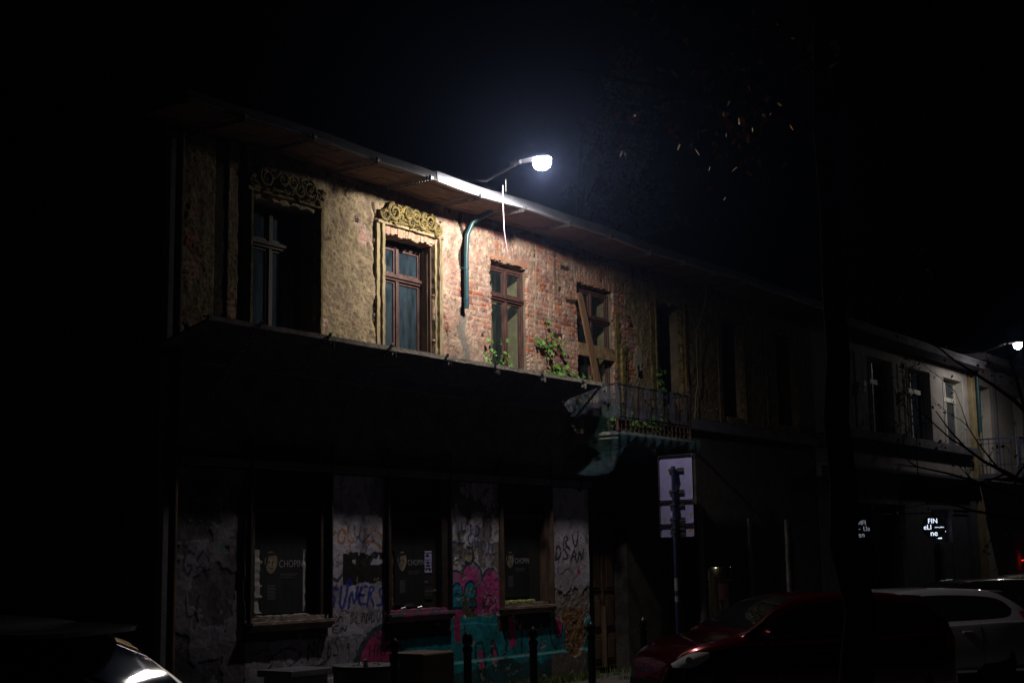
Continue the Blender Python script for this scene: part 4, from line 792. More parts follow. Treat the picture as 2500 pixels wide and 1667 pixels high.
sb = MB(); sb.box(12.66, 13.24, -2.25, -1.75, 0, .86); o = sb.build('stone_block', M_['granite'], bevel=.02); tag(o, 'rough brown granite block standing on the pavement', 'stone block')
lb = empty('concrete_block', (12.25, -.7, 0)); tag(lb, 'low concrete block with a slab top against the wall below the first window', 'block')
MB().box(-.30, .30, -.22, .22, 0, .60).build('base', M_['concrete'], lb, bevel=.01); MB().box(-.36, .36, -.27, .27, .605, .68).build('slab_top', M_['greydk'], lb, bevel=.01)

# ------------------------------------------------------------------ parking sign seen from behind
SG = empty('parking_sign', (17.33, -2.93, 0)); tag(SG, 'back of a three plate road sign on a dark blue pole behind the red car', 'road sign')
d = Vector((-.168, -.986, 0)).normalized(); nrm = Vector((-.986, .168, 0)).normalized()
Ms = Matrix(((d.x, nrm.x, 0, 0), (d.y, nrm.y, 0, 0), (0, 0, 1, 0), (0, 0, 0, 1)))     # x along plate (image right), y towards viewer
def rrect(mb, x0, x1, z0, z1, y0, y1, r):
    P = []
    for cx, cz, a0 in ((x1-r, z1-r, 0), (x0+r, z1-r, 90), (x0+r, z0+r, 180), (x1-r, z0+r, 270)):
        for k in range(6): a = R(a0+k*18); P.append((cx+r*math.cos(a), cz+r*math.sin(a)))
    n = len(P); v = [(p[0], y0, p[1]) for p in P]+[(p[0], y1, p[1]) for p in P]
    mb.add([tuple(Ms @ Vector(q)) for q in v], [tuple(range(n)), tuple(range(n, 2*n))[::-1]]+[(i, n+i, n+(i+1) % n, (i+1) % n) for i in range(n)])
def plate(z0, z1, xo, stick):
    a = MB(); rrect(a, -.30+xo, .30+xo, z0, z1, -.052, -.050, .035); o = a.build('plate', M_['alu'], SG)
    f = MB(); n = 24
    def ring(r, ins): 
        P = []
        for cx, cz, a0 in ((.30-r, z1-r, 0), (-.30+r, z1-r, 90), (-.30+r, z0+r, 180), (.30-r, z0+r, 270)):
            for k in range(6): aa = R(a0+k*18); P.append((cx+xo+(r-ins)*math.cos(aa), cz+(r-ins)*math.sin(aa)))
        return P
    A, B_ = ring(.035, 0), ring(.035, .004); v = [(p[0], -.050, p[1]) for p in A]+[(p[0], -.028, p[1]) for p in A]+[(p[0], -.028, p[1]) for p in B_]+[(p[0], -.050, p[1]) for p in B_]
    f.add([tuple(Ms @ Vector(q)) for q in v], [(k*n+i, k*n+(i+1) % n, (k+1) % 4*n+(i+1) % n, (k+1) % 4*n+i) for k in range(3) for i in range(n)])
    f.build('rim', M_['steel'], o)
    for (sx, sz, sw, sh) in stick:
        q = MB().box(sx+xo, sx+sw+xo, -.0495, -.0485, sz, sz+sh); q.v = [tuple(Ms @ Vector(v)) for v in q.v]; q.build('sticker', M_['paper'], o)
        q = MB()
        for k in range(3): q.box(sx+xo+.008, sx+xo+sw*(.5+.15*k), -.0484, -.048, sz+sh*(.2+.25*k), sz+sh*(.3+.25*k))
        q.v = [tuple(Ms @ Vector(v)) for v in q.v]; q.build('print', M_['inkr'], o)
plate(2.66, 3.28, 0, [(.21, 2.76, .045, .05)]); plate(2.335, 2.645, .0, [(.21, 2.43, .05, .055), (-.25, 2.37, .06, .06)]); plate(2.155, 2.32, .0, [(.19, 2.19, .07, .085)])
q = MB().tube([(0, .012, 0), (0, .012, 3.12)], .03, 14); q.v = [tuple(Ms @ Vector(v)) for v in q.v]; q.build('pole', M_['bluepole'], SG, True)
for z in (3.08, 2.78, 2.60, 2.40, 2.28, 2.22):
    q = MB()
    for r_ in (0, 1):
        for sx in (-.12, .035):
            q.box(sx, sx+.10, -.047, -.040+.012*r_, z-.028*r_, z-.028*r_+.022)
        for k in range(6):
            pass
    q.box(-.04, .04, -.03, .046, z-.006, z+.008); q.v = [tuple(Ms @ Vector(v)) for v in q.v]; q.build('clamp', M_['steel'], SG)
    q = MB()
    for sx in (-.11, -.08, .05, .08, .11):
        for r_ in (0, 1): q.box(sx, sx+.012, -.0399+.012*r_, -.0385+.012*r_, z-.028*r_+.005, z-.028*r_+.017)
    q.box(-.12, .135, -.046, -.0275, z-.0065, z-.0005); q.v = [tuple(Ms @ Vector(v)) for v in q.v]; q.build('clamp_hole', M_['iron'], SG)
q = MB().tube([(.0, .012, 1.43), (0, .012, 1.60)], .0315, 14).tube([(0, .012, 1.28), (0, .012, 1.36)], .0315, 14); q.v = [tuple(Ms @ Vector(v)) for v in q.v]; q.build('pole_sticker', M_['paper'], SG, True)

# steel cylinder column
cy = empty('steel_column', (20.35, -2.0, 0)); tag(cy, 'brushed steel cylinder with a small dark red label standing behind the road sign', 'column')
MB().lathe([(.20, 0), (.20, 1.50)], (0, 0, 0), 40).build('drum', M_['brass'], cy, True); MB().lathe([(.19, 1.50), (.205, 1.515), (.205, 1.70), (.19, 1.72), (.02, 1.725)], (0, 0, 0), 40).build('hood', M_['brass'], cy, True)
lm = MB()
for k in range(7):
    a0 = R(205+k*7); a1 = R(212+k*7); lm.add([(.2025*math.cos(a), .2025*math.sin(a), z) for a, z in ((a0, 1.22), (a1, 1.22), (a1, 1.46), (a0, 1.46))], [(0, 1, 2, 3)])
lm.build('label_plate', mat('dark_red_label', (.03, .004, .004), .6), cy)

# ------------------------------------------------------------------ posters
def poster(i, x0, x1, z0, z1, y, label, body=True):
    root = empty('poster', ((x0+x1)/2, y, z0)); tag(root, label, 'poster', None); o_ = -root.location; W = x1-x0; Hh = z1-z0
    s = MB(); hstrip(s, x0, x1, y-.002, y, z0, z1, 16, .004); s.build('sheet', M_['paper_k'], root).location = o_
    f = MB(); fx, fz = x0+W*.24, z0+Hh*.73; n = 18   # pale face, three-quarter view, simple shape
    f.add([(fx, y-.004, fz)]+[(fx+W*.15*math.cos(2*math.pi*k/n)*(1-.28*max(0, -math.sin(2*math.pi*k/n))), y-.004, fz+Hh*.165*math.sin(2*math.pi*k/n)) for k in range(n)], [(0, 1+k, 1+(k+1) % n) for k in range(n)])
    f.build('portrait', M_['skin'], root).location = o_
    f = MB()
    for ex in (-.045, .045): f.box(fx+W*ex-W*.02, fx+W*ex+W*.02, y-.0056, y-.005, fz+Hh*.0, fz+Hh*.02)
    f.box(fx+W*.02, fx+W*.035, y-.0056, y-.005, fz-Hh*.055, fz); f.box(fx-W*.03, fx+W*.035, y-.0056, y-.005, fz-Hh*.085, fz-Hh*.073)
    f.add([(fx-W*.12, y-.0054, fz+Hh*.14), (fx-W*.13, y-.0054, fz-Hh*.06), (fx-W*.085, y-.0054, fz-Hh*.02), (fx-W*.06, y-.0054, fz+Hh*.09), (fx+W*.10, y-.0054, fz+Hh*.10), (fx+W*.1, y-.0054, fz+Hh*.14)], [(0, 1, 2, 3), (0, 3, 4, 5)])
    f.build('face_marks', M_['ink'], root).location = o_
    text_mesh('title', 'CHOPIN', W*.17, M_['inkw'], FACE(x0+W*.42, y-.004, z0+Hh*.66), root, .0005, sx=.9).location = o_
    t = MB()
    for k in range(3): t.box(x0+W*.44, x0+W*(.88-.06*(k*7 % 3)), y-.0045, y-.0035, z0+Hh*(.56-.025*k), z0+Hh*(.565-.025*k))
    for k in range(11): t.box(x0+W*.16, x0+W*(.36-.02*(k*5 % 3)), y-.0045, y-.0035, z0+Hh*(.40-.02*k), z0+Hh*(.407-.02*k))
    t.build('small_print', M_['inkr'] if False else mat('faint_ink', (.16, .155, .19), .8), root).location = o_
    return root
poster(0, 12.42, 13.16, 1.28, 2.12, .072, 'dark CHOPIN poster pasted over white paper in the left ground floor window')
poster(1, 14.92, 15.56, 1.30, 2.10, .060, 'dark CHOPIN poster in the middle ground floor window between smaller bills')
poster(2, 17.46, 18.12, 1.33, 2.08, .072, 'dark CHOPIN poster beside a yellow paper in the right ground floor window')
def paper(x0, x1, z0, z1, y, m, label, texts=(), j=.006, name='bill'):
    s = MB(); strip(s, x0, x1, y-.002, y, z0, z1, 16, j); o = s.build(name, m); me = o.data; c = Vector(((x0+x1)/2, y, z0)); me.transform(Matrix.Translation(-c)); o.location = c; tag(o, label, 'paper')
    for (tx, tz, sz, s_, tm) in texts: text_mesh('lettering', s_, sz, tm, FACE(x0+tx-c.x, -.0035, z0+tz-c.z), o, .0004, sx=.8)
    return o
paper(12.33, 12.45, 1.29, 2.05, .080, M_['paper'], 'torn white paper strip left of the poster in the left shop window', j=.012)
paper(13.10, 13.20, 1.29, 2.05, .080, M_['paper'], 'torn white paper strip right of the poster in the left shop window', j=.012)
s = MB(); hstrip(s, 12.33, 13.2, .0, .08, 1.245, 1.262, 24, .006); o = s.build('paper_scrap', M_['paper']); tag(o, 'crumpled white paper edge lying on the sill of the left shop window', 'paper')
paper(14.72, 14.94, 1.26, 1.98, .080, M_['brownp'], 'brown and black bill at the left of the middle shop window', [(.02, .55, .05, 'KL 90', M_['inkw']), (.02, .38, .045, 'ALBA 2', M_['inkw']), (.05, .10, .06, 'DO 19', M_['inkw']), (.01, .05, .045, 'KLUB STUDIO', M_['inkw']), (.02, .015, .02, 'ZAGRAJ Z NAMI', M_['inkr'])])
paper(15.58, 15.74, 1.72, 2.02, .080, M_['lilac'], 'lilac bill with a dark standing figure at the right of the middle shop window')
fg = MB(); fg.add([(15.60, .0765, 1.74), (15.625, .0765, 1.85), (15.60, .0765, 1.93), (15.62, .0765, 1.97), (15.65, .0765, 1.985), (15.68, .0765, 1.95), (15.685, .0765, 1.86), (15.72, .0765, 1.74), (15.69, .0765, 1.73), (15.655, .0765, 1.80), (15.62, .0765, 1.73)], [(0, 1, 9, 10), (1, 2, 3, 4, 5, 6), (1, 6, 7, 8, 9)])
o = fg.build('printed_figure', M_['ink']); o.parent = bpy.data.objects.get('bill.002') or None
if o.parent: o.location = -o.parent.location
paper(15.57, 15.76, 1.36, 1.70, .080, M_['ink'], 'black bill with white lettering at the lower right of the middle shop window', [(.01, .22, .045, 'MDK', M_['inkw']), (.01, .10, .05, 'ADAM NOWAK', M_['inkw']), (.0, .05, .022, 'KONCERT 2022', M_['inkw'])])
paper(15.12, 15.42, 1.255, 1.32, .058, M_['ink'], 'low black strip bill under the poster of the middle shop window', [(.01, .035, .035, 'KLUB STUDIO', M_['inkw']), (.01, .012, .016, 'BILETY ONLINE', M_['inkr'])])
paper(17.36, 17.47, 1.30, 1.83, .078, M_['yellow'] if 'yellow' in M_ else M_['paper_y'], 'tall yellow green bill left of the poster in the right shop window', [(.01, .44, .04, 'VEEZ', M_['ink']), (.01, .36, .05, 'N 7', M_['ink']), (.01, .29, .035, 'WOLF', M_['ink']), (.02, .2, .035, 'LA', M_['ink']), (.01, .06, .04, 'UL 107', M_['ink'])])
s = MB(); hstrip(s, 17.36, 18.15, -.02, .078, 1.245, 1.275, 20, .010); o = s.build('paper_scrap', M_['paper_y']); tag(o, 'curled yellow paper lying on the sill of the right shop window', 'paper')
for x in (14.98, 15.33):
    s = MB(); s.tube([(x, .0, 1.255), (x+.05, -.03, 1.27), (x+.1, .0, 1.25)], .010, 6); o = s.build('wrapper', mat('foil_wrapper', (.7, .68, .66), .25, .3)); tag(o, ('white crumpled wrapper on the pink sill, the left one' if x < 15 else 'white crumpled wrapper on the pink sill, the right one'), 'wrapper')
# ------------------------------------------------------------------ neighbours down the street
GB = empty('grey_tenement', (34, .2, 0)); tag(GB, 'grey plastered tenement beyond the derelict house with a gallery shop on its ground floor', 'building')
def pg(o): o.location = -GB.location; return o
wx = [(30.1, 31.15), (32.55, 33.75), (34.95, 36.55), (37.62, 39.22)]
g = MB(); xe = [29.0]+[v for p in [(30.1, 31.15), (32.3, 33.9), (34.85, 36.62), (37.58, 39.26)] for v in p]+[39.7]
wx = [(xe[i], xe[i+1]) for i in range(1, len(xe)-1, 2)]
for i in range(0, len(xe), 2): g.box(xe[i], xe[i+1], 0, .5, 4.72, 6.9)
for a, b in wx: g.box(a, b, .001, .499, 6.55, 6.899)
pg(MB().box(29, 39.7, 0, .5, 3.86, 4.5).build('spandrel_wall', M_['greywall'], GB))
pg(g.build('wall', M_['greywall'], GB))
g = MB().box(29.0, 39.72, -.20, .5, 4.50, 4.72).box(29, 39.95, -.30, .5, 3.78, 3.86).box(29, 39.9, -.12, .5, 3.55, 3.78).box(29.0, 39.8, -.55, .5, 6.9, 7.08); pg(g.build('cornice', M_['greydk'], GB, bevel=.01))
g = MB().box(29.0, 31.2, 0, .5, 0, 3.55).box(34.25, 36.15, 0, .5, 0, 3.55).box(37.62, 37.78, -.02, .5, 0, 3.0).box(39.2, 39.7, -.05, .5, 0, 3.55).box(31.2, 34.25, 0.001, .5, 0, .6).box(31.2, 34.25, .001, .5, 3.05, 3.549).box(36.15, 39.2, .001, .5, 3.0, 3.549).box(36.9, 37.62, 0, .5, 0, 2.15)
pg(g.build('shop_front', M_['greydk'], GB, bevel=.008))
g = MB().box(29, 39.7, 8.8, 9, 0, 7).box(29, 39.8, -.55, 4.5, 7.081, 7.1); pg(g.build('rear_wall', M_['greywall'], GB))
for k, (a, b) in enumerate(wx):
    f = MB(); y = .22; xm = (a+b)/2
    f.box(a, a+.07, y, y+.06, 4.72, 6.55).box(b-.07, b, y, y+.06, 4.72, 6.55).box(a, b, y-.002, y+.055, 4.722, 4.80).box(a, b, y-.002, y+.055, 6.47, 6.548).box(a+.07, b-.07, y-.03, y+.05, 5.95, 6.07).box(xm-.04, xm+.04, y-.01, y+.052, 4.8, 6.47)
    o = pg(f.build('window', M_['frame_wh'], GB, bevel=.005)); MB().box(a+.07, b-.07, y+.03, y+.035, 4.8, 6.47).build('pane', M_['glass'], o); MB().box(a, b, y+.3, y+.32, 4.72, 6.55).build('room_dark', M_['dark'], o)
    for q in (a, b-.05): MB().box(q, q+.05, -.02, .22, 4.72, 6.55).build('window_jamb', M_['frame_wh'] if k == 3 else M_['greywall'], o)
for x in (31.72, 34.4):
    m = MB().tube([(x, -.08, 4.8), (x, -.08, 6.6)], .02, 8); m.box(x-.05, x+.05, -.14, -.02, 5.75, 5.87).box(x-.05, x+.05, -.14, -.02, 4.74, 4.82).box(x-.07, x+.02, -.14, -.02, 5.62, 5.70); pg(m.build('conduit', M_['frame_wh'], GB, True))
m = MB().box(31.2, 34.25, .12, .126, .6, 3.05); o = pg(m.build('shop_pane', M_['shopglass'], GB)); MB().box(31.2, 34.25, 1.6, 1.62, .3, 3.3).build('shop_backdrop', M_['dark'], o)
m = MB().box(36.15, 36.9, .12, .126, 0, 3.0).box(36.9, 37.6, .12, .126, 2.15, 3.0); o = pg(m.build('shop_pane', M_['shopglass'], GB)); MB().box(36.15, 39.2, 1.6, 1.62, 0, 3.3).build('shop_backdrop', M_['dark'], o)
m = MB().box(37.80, 37.88, .03, .1, 0, 2.98).box(39.12, 39.2, -.03, .1, 0, 2.98).box(37.88, 39.12, .03, .1, 2.9, 2.98).box(37.88, 39.12, .06, .09, 0, 2.9); o = pg(m.build('shop_door', M_['greydk'], GB)); MB().box(38.95, 39.05, .02, .06, 1.02, 1.06).build('handle', M_['brass'], o)
for i, (tx, tz, sz, s_) in enumerate(((36.25, 2.42, .30, 'FINELINE'), (36.83, 2.32, .06, 'tattoo gallery'), (36.83, 2.24, .06, 'tattoo studio'))):
    text_mesh('window_lettering', s_, sz, M_['white_em'], FACE(tx, .10, tz), GB, .003, sx=(1.0 if i == 0 else .9)).location = -GB.location
# hanging round sign
DS = empty('hanging_sign', (34.0, -.78, 2.5)); tag(DS, 'round black hanging sign with lit white letters FINELINE outside the grey shop', 'sign')
Md = Matrix.Rotation(R(-82), 4, 'Z') @ Matrix.Rotation(R(90), 4, 'X')        # text faces -X
m = MB().lathe([(.001, -.04), (.27, -.04), (.28, -.03), (.28, .03), (.27, .04), (.001, .04)], (0, 0, 0), 40); m.v = [tuple(Md @ Vector(v)) for v in m.v]; m.build('disc', M_['iron'], DS, True)
for s_, x, y, sz in (('FIN', -.13, .085, .165), ('eLI', -.235, -.06, .165), ('ne', -.085, -.215, .19), ('tattoo gallery', .03, -.025, .042)):
    text_mesh('lettering', s_, sz, M_['white_em'], Md @ Matrix.Translation((x, y, .044)), DS, .003, sx=.95)
MB().tube([(0, .78, .33), (0, -.02, .33)], .015, 8).tube([(0, -.02, .33), (0, 0, .27)], .012, 6).build('bracket', M_['iron'], DS, True)
# cream building with balcony
CB = empty('cream_tenement', (44, .2, 0)); tag(CB, 'cream tenement with a yellow corner pier and an iron balcony at the right edge', 'building')
def pc(o): o.location = -CB.location; return o
pc(MB().box(39.9, 40.45, -.06, .6, 0, 7.2).build('corner_pier', M_['yelwall'], CB, bevel=.01))
pc(MB().box(40.45, 40.75, .0, .5, 4.0, 7.2).box(41.7, 42.1, .0, .5, 4.0, 7.2).box(42.1, 43.9, .001, .5, 4, 7.2).box(44.9, 52, .0, .5, 4.0, 7.2).box(40.75, 41.7, .0, .5, 6.6, 7.2).box(43.9, 44.9, .001, .5, 6.6, 7.2).box(40.45, 52, .0, .5, 0, 4.0).build('wall', M_['creamwall'], CB)); pc(MB().box(39.9, 52, 8, 8.3, 0, 7.2).build('rear_wall', M_['creamwall'], CB))
pc(MB().box(42.0, 42.12, -.08, -.001, 4.0, 7.2).box(45.0, 45.12, -.08, -.001, 4, 7.2).box(39.8, 52, -.5, .5, 7.2, 7.4).build('trim', M_['greydk'], CB))
for a, b in ((40.75, 41.7), (43.9, 44.9)):
    f = MB(); y = .2; f.box(a, a+.09, y, y+.06, 4.05, 6.6).box(b-.09, b, y, y+.06, 4.05, 6.6).box(a, b, y-.01, y+.05, 5.75, 5.86).box((a+b)/2-.04, (a+b)/2+.04, y-.01, y+.05, 4.05, 6.6).box(a, b, y, y+.05, 4.05, 4.5)
    o = pc(f.build('balcony_door', M_['frame_wh'], CB)); MB().box(a+.09, b-.09, y+.03, y+.035, 4.5, 6.6).build('pane', M_['glass'], o); MB().box(a, b, y+.3, y+.31, 4.05, 6.6).build('room_dark', M_['dark'], o)
pc(MB().tube([(40.2, -.13, 7.2), (40.2, -.13, 5.2)], .05, 10).build('drainpipe', M_['pipe'], CB, True))
bb = pc(MB().box(40.0, 46.5, -1.25, -.08, 3.9, 4.03).build('balcony', M_['greydk'], CB))
q = MB(); q.box(40.0, 46.5, -1.25, -1.21, 4.97, 5.01).box(40.0, 40.04, -1.209, -.08, 4.971, 5.009).box(40.0, 46.5, -1.24, -1.22, 4.85, 4.87).box(40.0, 46.5, -1.24, -1.22, 4.25, 4.27).box(40.0, 46.5, -1.24, -1.22, 4.08, 4.10).box(40.01, 40.03, -1.21, -.08, 4.85, 4.87).box(40.01, 40.03, -1.21, -.08, 4.25, 4.27)
for k in range(33): q.box(40.0+k*.2, 40.0+k*.2+.018, -1.238, -1.222, 4.03, 4.97)
for k in range(6): q.box(40.01, 40.025, -1.2+k*.2, -1.185+k*.2, 4.03, 4.97)
for k in (0, 8, 16, 24, 32): q.box(40.0+k*.2-.01, 40.04+k*.2, -1.25, -1.205, 4.03, 4.98)
q.build('railing', M_['bluepole'], bb)
pl = empty('potted_plant', (41.6, -1.0, 4.03)); tag(pl, 'dark leafy potted plant on the far iron balcony', 'plant')
MB().lathe([(.10, 0), (.14, .25), (.15, .26)], (0, 0, 0), 14).build('pot', M_['pot'], pl, True)
l = MB(); rn = random.Random(3)
for k in range(160):
    p = Vector((rn.gauss(0, .15), rn.gauss(0, .12), .4+rn.gauss(0, .13))); s = rn.uniform(.04, .08); a = Vector((rn.uniform(-1, 1), rn.uniform(-1, 1), rn.uniform(-.5, 1))).normalized()*s; b = a.orthogonal().normalized()*s*.4
    l.add([tuple(p-b), tuple(p+a), tuple(p+b), tuple(p-a*.4)], [(0, 1, 2, 3)])
l.build('foliage', M_['leaf'], pl)
ck = empty('folding_chair', (42.9, -1.0, 4.03)); tag(ck, 'white folding chair with crossed legs on the far balcony', 'chair')
MB().bar((-.2, 0, 0), (.2, 0, .45), .025, .02).bar((.2, 0, 0), (-.2, 0, .45), .025, .02).bar((-.2, .35, 0), (.2, .35, .45), .025, .02).bar((.2, .35, 0), (-.2, .35, .45), .025, .02).build('leg', M_['frame_wh'], ck)
MB().box(-.2, .2, 0, .38, .45, .47).build('seat', M_['frame_wh'], ck); MB().box(.19, .215, 0, .38, .47, .85).build('backrest', M_['frame_wh'], ck)
hb = MB()
for k in range(5): hb.lathe([(.002, -.05), (.035, -.03), (.045, 0), (.035, .03), (.002, .05)], (.015*(k % 2), 0, .10*k), 10)
o = hb.build('hanging_ornament', M_['frame_wh'], None, True); o.location = (40.9, -1.2, 5.12); tag(o, 'string of pale balls with an orange bottom above the far balcony rail', 'ornament')
MB().lathe([(.002, -.04), (.06, -.02), (.07, 0), (.05, .03), (.002, .04)], (0, 0, -.09), 12).build('orange_ball', mat('orange_paint', (.7, .25, .02), .6), o, True)
o = MB().lathe([(.001, 0), (.05, .01), (.05, .03), (.001, .04)], (0, 0, 0), 12).build('red_signal', M_['red_em']); o.location = (43.6, -.1, 1.6); tag(o, 'small red light low on the wall at the far right', 'light')

# ------------------------------------------------------------------ cars
def np_curve(pts):
    a = np.array(pts); return lambda x: np.interp(x, a[:, 0], a[:, 1])
def cr(pts, n=10):
    o = []; P = [pts[0]]+list(pts)+[pts[-1]]
    for i in range(1, len(P)-2):
        for k in range(n):
            t = k/n; o.append(tuple(.5*((2*P[i][j])+(-P[i-1][j]+P[i+1][j])*t+(2*P[i-1][j]-5*P[i][j]+4*P[i+1][j]-P[i+2][j])*t*t+(-P[i-1][j]+3*P[i][j]-3*P[i+1][j]+P[i+2][j])*t**3) for j in range(2)))
    return o+[tuple(pts[-1])]
def car(loc, rz, paint, label, Ht=1.46, L=4.15, Wd=.87, swoop=1.0, trim=None, far=False):
    root = empty('parked_car', loc, rz); tag(root, label, 'car', 'cars parked nose in along the street')
    h = L/2; k = Ht/1.46
    top = np_curve(cr([(-h, .62*k), (-h+.04, .98*k), (-h+.30, 1.22*k), (-h+.62, 1.40*k), (-h+1.1, 1.45*k), (-h+1.75, 1.46*k), (-h+2.2, 1.43*k), (-h+2.55, 1.32*k), (-h+2.95, 1.10*k), (-h+3.2, 1.0*k), (-h+3.6, .93*k), (-h+3.9, .83*k), (-h+4.08, .68*k), (h, .48*k)], 8))
    belt = np_curve(cr([(-h, .60*k), (-h+.04, .90*k), (-h+.5, .95*k), (-h+1.5, .93*k), (-h+2.6, .90*k), (-h+3.2, .90*k), (-h+3.7, .82*k), (-h+4.05, .64*k), (h, .45*k)], 8))
    hw = np_curve(cr([(-h, .66), (-h+.12, .78), (-h+.5, Wd*.97), (-h+1.2, Wd), (h-1.4, Wd), (h-.6, Wd*.95), (h-.2, Wd*.80), (h, .50)], 8))
    def sec(x):
        T, B, W = float(top(x)), float(belt(x)), float(hw(x)); B = min(B, T-.01); G = max(0, T-B)
        inset = .56*G; lo = .22; mid = lo+(B-lo)*.45
        cp = [(W*.90, lo), (W*.985, lo+.10), (W, mid), (W*.985, B-.06), (W*.955, B)]
        if G > .12: cp += [(W*.955-inset*.45, B+G*.45), (W*.955-inset*.86, B+G*.86), (W*.955-inset*1.12, B+G*.965), (W*.40, T-.006), (0, T)]
        else: cp += [(W*.93, B+G*.3), (W*.88, B+G*.6), (W*.78, B+G*.85), (W*.40, T-.004), (0, T)]
        return np.array(cr(cp, 5))
    xs = np.unique(np.concatenate([np.linspace(-h, h, 80), [h-.005, -h+.01]])); mb = MB(); rows = []
    for x in xs:
        s = sec(x); full = [(x, -y, z) for y, z in s]+[(x, y, z) for y, z in s[::-1][1:]]; rows.append(len(full)); mb.v += full
    n = rows[0]
    for i in range(len(xs)-1):
        for j in range(n-1): mb.f.append((i*n+j, i*n+j+1, (i+1)*n+j+1, (i+1)*n+j))
        mb.f.append((i*n+n-1, i*n, (i+1)*n, (i+1)*n+n-1))
    mb.f.append(tuple(range(n))); mb.f.append(tuple((len(xs)-1)*n+q for q in range(n))[::-1])
    body = mb.build('body', paint, root)
    # wheel arches cut from the body
    AX = (-h+.78, h-.80); cu = MB()
    for ax in AX:
        for s in (-1, 1): cu.tube([(ax, s*.58, .31), (ax, s*1.1, .31)], .365, 36)
    c = cu.build('cut', None); bm_ = body.modifiers.new('b', 'BOOLEAN'); bm_.operation = 'DIFFERENCE'; bm_.object = c; bm_.solver = 'EXACT'
    dg = bpy.context.evaluated_depsgraph_get(); me = bpy.data.meshes.new_from_object(body.evaluated_get(dg)); body.modifiers.clear(); body.data = me; bpy.data.objects.remove(c)
    me.materials.clear(); me.materials.append(paint); me.polygons.foreach_set('use_smooth', [True]*len(me.polygons)); me.set_sharp_from_angle(angle=R(35))
    GL = M_['carglass']
    def side_y(x, z):
        s = sec(x); kk = np.argsort(s[:, 1]); return float(np.interp(z, s[kk, 1], s[kk, 0]))
    def zof(x, y):
        s = sec(x); kk = np.argsort(s[:, 0]); m = s[:, 1] > float(belt(x))-.01; q = s[m]; kk = np.argsort(q[:, 0]); return float(np.interp(abs(y), q[kk, 0], q[kk, 1]))
    lowr = np_curve(cr([(-h+.42, 1.12*k), (-h+.50, 1.03*k), (-h+.8, .99*k), (-h+1.8, .965*k), (-h+2.75, .945*k), (-h+3.03, .95*k)], 8)); upr = np_curve(cr([(-h+.42, 1.13*k), (-h+.55, 1.25*k), (-h+.85, 1.32*k), (-h+1.6, 1.355*k), (-h+2.15, 1.32*k), (-h+2.55, 1.20*k), (-h+3.03, .955*k)], 8))
    for s in (-1, 1):
        g = MB(); N = 46; Mv = 6
        for i in range(N+1):
            x = -h+.42+2.61*i/N
            for j in range(Mv+1): z = float(lowr(x))+(float(upr(x))-float(lowr(x)))*j/Mv; g.v.append((x, s*(side_y(x, z)+.004), z))
        for i in range(N):
            for j in range(Mv): q = i*(Mv+1)+j; g.f.append((q, q+1, q+Mv+2, q+Mv+1))
        o = g.build('side_window', GL, root, True)
        if trim:
            t = MB(); t.tube([(x, s*(side_y(x, float(upr(x)))+.006), float(upr(x))+.004) for x in np.linspace(-h+.5, -h+3.0, 30)], .006, 5); t.build('window_trim', trim, o, True)
        for xp in (-h+1.42,):
                t = MB(); t.box(xp-.03, xp+.03, min(s*(side_y(xp, 1.1)-.02), s*(side_y(xp, 1.1)+.012)), max(s*(side_y(xp, 1.1)-.02), s*(side_y(xp, 1.1)+.012)), .97*k, 1.15*k); t.build('window_post', M_['pot'], o)
        for xd in (-h+1.05, -h+1.6, -h+2.75):    # door seams
            t = MB(); pts = [(xd+.04*math.sin((z-.3)*3), s*(side_y(xd, z)+.0015), z) for z in np.linspace(.32, .95*k, 10)]; t.tube(pts, .004, 4); t.build('door_seam', M_['pot'], root)
        t = MB()
        for xd in (-h+1.25, -h+2.05): t.box(xd, xd+.17, min(s*(side_y(xd, .8)-.01), s*(side_y(xd, .8)+.03)), max(s*(side_y(xd, .8)-.01), s*(side_y(xd, .8)+.03)), .79*k, .815*k)
        t.build('door_handle', paint, root, bevel=.006)
        m = MB(); mx = -h+2.88; my = side_y(mx, .95)*s
        m.lathe([(.001, -.10), (.05, -.09), (.07, -.03), (.072, .03), (.05, .09), (.001, .10)], (0, 0, 0), 14); m.v = [(mx+v[0]*1.0, my+s*.10+v[2]*.95, 1.0*k+v[1]*.95) for v in m.v]; m.bar((mx, my, .95*k), (mx, my+s*.07, .98*k), .03, .03); m.build('door_mirror', paint, root, True)
    def panel(name, xa, xb, half, m, off=.005):
        g = MB(); N = 14; K2 = 12
        for i in range(N+1):
            x = xa+(xb-xa)*i/N; hf = half(i/N)
            for j in range(K2+1): y = hf*(2*j/K2-1); g.v.append((x, y, zof(x, y)+off))
        for i in range(N):
            for j in range(K2): q = i*(K2+1)+j; g.f.append((q, q+1, q+K2+2, q+K2+1))
        return g.build(name, m, root, True)
    panel('windshield', -h+2.32, -h+3.02, lambda t: .52+.13*t, GL); panel('rear_window', -h+.10, -h+.50, lambda t: .60-.06*t, GL, .007)
    for s in (-1, 1):
        hl = MB(); N = 12; K2 = 5
        for i in range(N+1):
            t = i/N; x = h-.50+.40*t
            for j in range(K2+1):
                zc = .79*k-.12*t*k; hh = .075*math.sin(math.pi*(.12+.8*t))*k; z = zc+hh*(2*j/K2-1); y = side_y(x, min(z, float(top(x))-.01)); hl.v.append((x, s*(y+.008), z))
        for i in range(N):
            for j in range(K2): q = i*(K2+1)+j; hl.f.append((q, q+1, q+K2+2, q+K2+1))
        o = hl.build('headlight', M_['lens'], root, True)
        b = MB(); b.tube([(h-.27, s*(side_y(h-.27, .70*k)-.005), .73*k), (h-.26, s*(side_y(h-.27, .70*k)+.012), .73*k)], .042, 16); b.build('bulb_ring', M_['chrome'], o)
